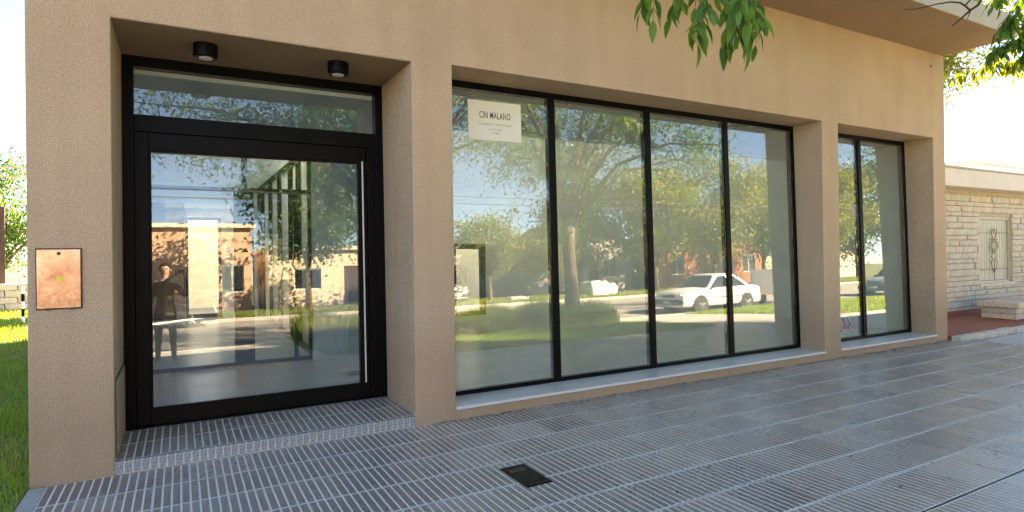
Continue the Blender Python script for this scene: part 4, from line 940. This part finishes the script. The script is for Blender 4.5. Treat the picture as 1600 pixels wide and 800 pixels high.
# ------------------------------------------------------------------ vehicles
def wheel(parent, x, y, r=.29, w_=.17, side=1):
    Wl = MB().tube([(x, y - w_ / 2, r), (x, y - w_ / 2 + .02, r), (x, y + w_ / 2 - .02, r), (x, y + w_ / 2, r)], [r * .93, r, r, r * .93], 22).build('wheel', TYRE, parent)
    yo = y + side * (w_ / 2 + .004); mb = MB()
    mb.tube([(x, yo - .006, r), (x, yo, r)], [r * .64, r * .62], 20, 1)
    for k in range(5):
        a = 2 * math.pi * k / 5 + .3
        mb.tube([(x + math.cos(a) * r * .12, yo + side * .006, r + math.sin(a) * r * .12), (x + math.cos(a) * r * .58, yo + side * .006, r + math.sin(a) * r * .58)], .035, 4, 0)
    mb.tube([(x, yo, r), (x, yo + side * .02, r)], .05, 10, 0)
    mb.build('rim', [ALLOY, TRIM], Wl); return Wl
def car(name, label, loc, rz, paint, L=4.2, Wd=1.62, Ht=1.38, kind='sedan', cat='car'):
    """origin at ground centre, front towards -x, side windows on both sides"""
    C_ = tag(empty(name, loc, rz), label, cat, 'vehicles in the street'); hl = L / 2
    if kind == 'van':
        top = [(-1, .55), (-.97, .92), (-.80, 1.02), (-.62, 1.08), (0, 1.08), (.6, 1.08), (.97, 1.08), (1, .60)]
        gh = [(-.72, 1.07), (-.46, Ht), (.90, Ht), (.985, 1.07)]
    else:
        top = [(-1, .48), (-.985, .70), (-.86, .80), (-.45, .90), (0, .91), (.55, .92), (.80, .93), (.97, .88), (1, .52)]
        gh = [(-.42, .89), (-.14, Ht), (.36, Ht), (.74, .92)]
    zb = .24; hw = Wd / 2; V = []; n = 0; mb = MB(); rows = []
    for i, (u, zt_) in enumerate(top):
        x_ = u * hl; tp_ = 1 - .10 * max(0, abs(u) - .75) / .25
        w_ = hw * tp_; zm = zb + (zt_ - zb) * .55
        rows.append([(x_, -w_ * .55, zb - .03), (x_, -w_ * .93, zb), (x_, -w_, zb + .1), (x_, -w_, zm), (x_, -w_ * .97, zt_ - .06), (x_, -w_ * .90, zt_ - .01), (x_, 0, zt_ + .03),
                     (x_, w_ * .90, zt_ - .01), (x_, w_ * .97, zt_ - .06), (x_, w_, zm), (x_, w_, zb + .1), (x_, w_ * .93, zb), (x_, w_ * .55, zb - .03)])
    k = len(rows[0]); mb.v = [p for r_ in rows for p in r_]
    for i in range(len(rows) - 1):
        for j in range(k):
            a, b = i * k + j, i * k + (j + 1) % k; mb.f.append((a, b, b + k, a + k)); mb.m.append(0)
    mb.f.append(tuple(range(k))); mb.m.append(0); e = (len(rows) - 1) * k; mb.f.append(tuple(e + j for j in range(k - 1, -1, -1))); mb.m.append(0)
    # greenhouse
    gb_ = []; wb, wt = hw * .93, hw * .76
    (x0, z0), (x1, z1), (x2, z2), (x3, z3) = [(u * hl, z) for u, z in gh]
    ring_b = [(x0, -wb * .94, z0 - .03), (x3, -wb * .94, z3 - .03), (x3, wb * .94, z3 - .03), (x0, wb * .94, z0 - .03)]
    ring_t = [(x1, -wt, z1 - .05), (x2, -wt, z2 - .05), (x2, wt, z2 - .05), (x1, wt, z1 - .05)]
    roof_ = [(x1 + .12, -wt * .86, z1), (x2 - .12, -wt * .86, z2), (x2 - .12, wt * .86, z2), (x1 + .12, wt * .86, z1)]
    for A, B in ((ring_b, ring_t), (ring_t, roof_)):
        for j in range(4): mb.quad([A[j], A[(j + 1) % 4], B[(j + 1) % 4], B[j]])
    mb.quad(roof_)
    body = mb.build('body', paint, C_); weld(body.data)
    bm = bmesh.new(); bm.from_mesh(body.data); bmesh.ops.recalc_face_normals(bm, faces=bm.faces); bm.to_mesh(body.data); bm.free()
    bv = body.modifiers.new('bevel', 'BEVEL'); bv.width = .03; bv.segments = 2; bv.limit_method = 'ANGLE'; bv.angle_limit = R(28)
    body.data.polygons.foreach_set('use_smooth', [True] * len(body.data.polygons))
    def pane(nm, quad_, inset=.08, off=.012, m=DARKGLASS):
        q = [Vector(p) for p in quad_]; c = sum(q, Vector()) / 4; nrm = (q[1] - q[0]).cross(q[3] - q[0]).normalized()
        if nrm.dot(c - Vector((0, 0, .6))) < 0: nrm = -nrm
        o1 = [p + (c - p).normalized() * inset + nrm * off for p in q]; o2 = [p - nrm * (off + .01) for p in o1]
        b_ = MB(); b_.quad(o1); b_.quad(o2[::-1])
        for j in range(4): b_.quad([o1[j], o2[j], o2[(j + 1) % 4], o1[(j + 1) % 4]])
        return b_.build(nm, m, C_)
    lerp = lambda a, b, t: tuple(Vector(a).lerp(Vector(b), t))
    pane('windscreen', [ring_b[0], ring_b[3], ring_t[3], ring_t[0]]); pane('rear_window', [ring_b[2], ring_b[1], ring_t[1], ring_t[2]])
    for A, B, Ct, Dt in ((ring_b[0], ring_b[1], ring_t[1], ring_t[0]), (ring_b[3], ring_b[2], ring_t[2], ring_t[3])):
        cuts = (.06, .50, .92) if kind != 'van' else (.1, .42, .70, .95)
        for a, b in zip(cuts[:-1], cuts[1:]):
            pane('side_window', [lerp(A, B, a), lerp(A, B, b), lerp(Dt, Ct, b), lerp(Dt, Ct, a)], .055)
    wx = (-.60 * hl, .575 * hl)
    for x_ in wx:
        for s_ in (-1, 1):
            MB().tube([(x_, s_ * (hw - .16), .29), (x_, s_ * (hw + .004), .29)], [.36, .36], 22).build('wheel_arch', TRIM, C_)
            wheel(C_, x_, s_ * (hw - .07), side=s_)
    for s_ in (-1, 1):
        MB().box(-hl - .02, s_ * hw * .62 - .15, .56, -hl + .09, s_ * hw * .62 + .15, .70).build('headlight', LIGHTG, C_, bevel=.02)
        MB().box(hl - .05, s_ * hw * .70 - .13, .62, hl + .02, s_ * hw * .70 + .13, .80).build('tail_light', TAILR, C_, bevel=.02)
        MB().box(x0 + .22, s_ * (hw + .03) - .05, .88, x0 + .32, s_ * (hw + .03) + .05, .99).build('mirror', TRIM, C_, bevel=.02)
        MB().box(-.9 * hl * .4, s_ * hw - .008 if s_ > 0 else -hw - .006, .52, .9 * hl * .5, s_ * hw + .006 if s_ > 0 else -hw + .008, .555).build('side_moulding', TRIM, C_)
        for xd in (x0 + .25, x0 + 1.15): MB().box(xd, s_ * hw - .004 if s_ > 0 else -hw - .003, .36, xd + .012, s_ * hw + .003 if s_ > 0 else -hw + .004, .84).build('door_seam', TRIM, C_)
    MB().box(-hl - .07, -hw * .94, .32, -hl + .06, hw * .94, .50).build('bumper', TRIM, C_, bevel=.04)
    MB().box(hl - .06, -hw * .94, .34, hl + .07, hw * .94, .52).build('bumper', TRIM, C_, bevel=.04)
    MB().box(-hl - .025, -hw * .38, .57, -hl + .03, hw * .38, .67).build('grille', TRIM, C_)
    MB().box(-hl - .082, -.2, .36, -hl - .071, .2, .46).build('number_plate', PLATE, C_); MB().box(hl + .071, -.2, .38, hl + .082, .2, .48).build('number_plate', PLATE, C_)
    return C_
car('parked_car', 'white old saloon car parked at the near kerb, mirrored in the window', (18.2, -10.95, -.35), 0, CARWHITE, 4.3, 1.66, 1.42)
car('parked_car', 'silver-blue car parked behind the white one, mirrored in the narrow window', (31.8, -11.0, -.35), R(2), CARBLUE, 4.2, 1.66, 1.42)
car('parked_car', 'dark car parked across the street, mirrored in the door glass', (-.9, -20.6, -.35), R(180), CARDARK, 4.3, 1.7, 1.5)
car('parked_van', 'silver van standing tail-on across the street at the left of the window', (13.9, -27.8, -.2), R(-90), CARSILV, 4.2, 1.75, 1.95, 'van', 'van')
# small white-framed box trailer behind the white car
tr = tag(empty('box_trailer', (22.1, -10.9, -.35)), 'small white box trailer with grey panel behind the parked white car', 'trailer')
MB().box(-.75, -.6, .45, .75, .6, 1.45).build('box', WHITEP, tr, bevel=.02); MB().box(-.62, .601, .6, .62, .612, 1.3).build('side_panel', GREYW, tr); MB().box(-.80, -.66, 1.451, .80, .66, 1.5).build('lid', CREAM, tr)
MB().tube([(-.75, 0, .42), (-1.35, 0, .42)], .03, 6).build('drawbar', TRIM, tr)
for s_ in (-1, 1): wheel(tr, 0, s_ * .68, .27, .14, s_)
# street lamp
lp = tag(empty('street_lamp', (24.4, -8.55, -.2)), 'street lamp post with lantern on the near kerb, mirrored in the narrow window', 'street lamp')
MB().tube([(0, 0, 0), (0, 0, .5), (0, 0, .55), (0, 0, 3.3)], [.09, .08, .05, .04], 10).build('post', BLACK, lp)
MB().tube([(0, 0, 3.3), (0, 0, 3.38), (0, 0, 3.75), (0, 0, 3.8), (0, 0, 3.92)], [.06, .12, .2, .24, .03], 10).build('lantern', LENSW, lp)

# ------------------------------------------------------------------ the photographer, mirrored in the door glass
def skin_mesh(chains, root=0, lev=1):
    V, E, Rr = [], [], []
    idx = {}
    for ch in chains:
        prev = None
        for p, r_ in ch:
            key = tuple(round(c, 4) for c in p)
            if key not in idx: idx[key] = len(V); V.append(p); Rr.append(r_)
            if prev is not None: E.append((prev, idx[key]))
            prev = idx[key]
    me = bpy.data.meshes.new('body'); me.from_pydata(V, E, []); o = bpy.data.objects.new('tmp_body', me); COL.objects.link(o)
    o.modifiers.new('s', 'SKIN'); sub = o.modifiers.new('u', 'SUBSURF'); sub.levels = lev; sub.render_levels = lev
    for i, sv in enumerate(me.skin_vertices[0].data): sv.radius = (Rr[i], Rr[i]) if not isinstance(Rr[i], tuple) else Rr[i]; sv.use_root = (i == root)
    dg = bpy.context.evaluated_depsgraph_get(); res = bpy.data.meshes.new_from_object(o.evaluated_get(dg))
    bpy.data.objects.remove(o); res.polygons.foreach_set('use_smooth', [True] * len(res.polygons)); return res
PO = Vector((-0.24, -5.62, -0.045))
per = tag(empty('person', PO), 'person in dark clothes holding up a phone, mirrored in the door glass', 'person')
pel = (0, 0, .92)
phone_l = Vector((0.235, 0.44, 1.60))
chains = [
 [(pel, .15), ((0, 0, 1.08), .14), ((0, .01, 1.26), .155), ((0, .0, 1.38), .13), ((0, .01, 1.46), .058), ((0, .025, 1.53), .056), ((0, .03, 1.60), .088), ((0, .03, 1.68), .082), ((0, .025, 1.72), .05)],
 [(pel, .15), ((-.10, 0, .84), .095), ((-.11, .02, .48), .065), ((-.12, 0, .10), .045), ((-.125, .05, .045), .042), ((-.13, .16, .03), .035)],
 [(pel, .15), ((.10, 0, .84), .095), ((.12, .03, .48), .065), ((.13, .01, .10), .045), ((.135, .06, .045), .042), ((.15, .17, .03), .035)],
 [((0, .0, 1.38), .13), ((-.17, 0, 1.36), .065), ((-.23, .10, 1.13), .048), ((-.02, .33, 1.40), .036), ((.13, .40, 1.53), .03), ((.16, .415, 1.56), .034)],
 [((0, .0, 1.38), .13), ((.17, 0, 1.36), .065), ((.33, .08, 1.14), .048), ((.33, .34, 1.40), .036), ((.32, .40, 1.53), .03), ((.315, .415, 1.56), .034)],
]
bme = skin_mesh(chains)
for m in (SKIN, CLOTHD, JEANS, SHOE): bme.materials.append(m)
for p in bme.polygons:
    c = p.center
    wrist = c.z > 1.47 and c.y > .36
    p.material_index = 3 if c.z < .075 else 2 if c.z < .90 else 0 if (c.z > 1.455 and c.y < .2) or wrist else 1
put(bme, 'body', per)
fc = []
for hx, sgn in ((.16, 1), (.315, -1)):
    for k in range(4):
        z = 1.55 + .022 * k; fc.append([((hx, .415, z), .009), ((hx + sgn * .03, .435, z + .004), .009), ((hx + sgn * .055, .432, z + .004), .008), ((hx + sgn * .07, .420, z + .002), .007)])
    fc.append([((hx, .41, 1.545), .010), ((hx + sgn * .03, .40, 1.545), .010), ((hx + sgn * .055, .405, 1.555), .009)])
for ch in fc:
    f_ = skin_mesh([ch]); f_.materials.clear(); f_.materials.append(SKIN); put(f_, 'finger', per)
# hair: a cap with a ponytail, pressed over the skull
bmh = bmesh.new(); bmesh.ops.create_uvsphere(bmh, u_segments=20, v_segments=14, radius=1)
for v in bmh.verts: v.co = Vector((v.co.x * .098, .015 + v.co.y * .112 - (.02 if v.co.z < 0 else 0), 1.655 + v.co.z * .115))
bmesh.ops.delete(bmh, geom=[v for v in bmh.verts if v.co.y > .075 and v.co.z < 1.71], context='VERTS')
hm = bpy.data.meshes.new('hair'); bmh.to_mesh(hm); bmh.free(); hm.materials.append(HAIR); put(hm, 'hair', per)
MB().tube([(0, -.08, 1.66), (0, -.13, 1.62), (0, -.12, 1.50), (0, -.10, 1.40)], [.03, .045, .04, .01], 10).build('ponytail', HAIR, per, smooth=True)
fm = MB(); fm.tube([(0, .11, 1.645), (0, .135, 1.615), (0, .112, 1.607)], [.008, .014, .010], 8); fm.build('nose', SKIN, per, smooth=True)
for s_ in (-1, 1):
    MB().tube([(s_ * .032, .105, 1.652), (s_ * .032, .114, 1.652)], [.012, .007], 10).build('eye', INK, per); MB().tube([(s_ * .086, .03, 1.66), (s_ * .094, .025, 1.63), (s_ * .086, .03, 1.60)], [.012, .016, .009], 8).build('ear', SKIN, per, smooth=True)
MB().tube([(-.026, .108, 1.578), (0, .116, 1.577), (.026, .108, 1.578)], [.004, .007, .004], 8).build('mouth', REDINK, per, smooth=True)
ph = tag(empty('phone', (PO.x + .24, PO.y + .425, PO.z + 1.585)), 'black phone held up by the person mirrored in the door', 'phone')
MB().box(-.078, -.004, -.037, .078, .004, .037).build('case', BLACK, ph, bevel=.003); MB().tube([(.055, .0045, .015), (.055, .0065, .015)], .012, 12).build('lens_ring', DKMETAL, ph)
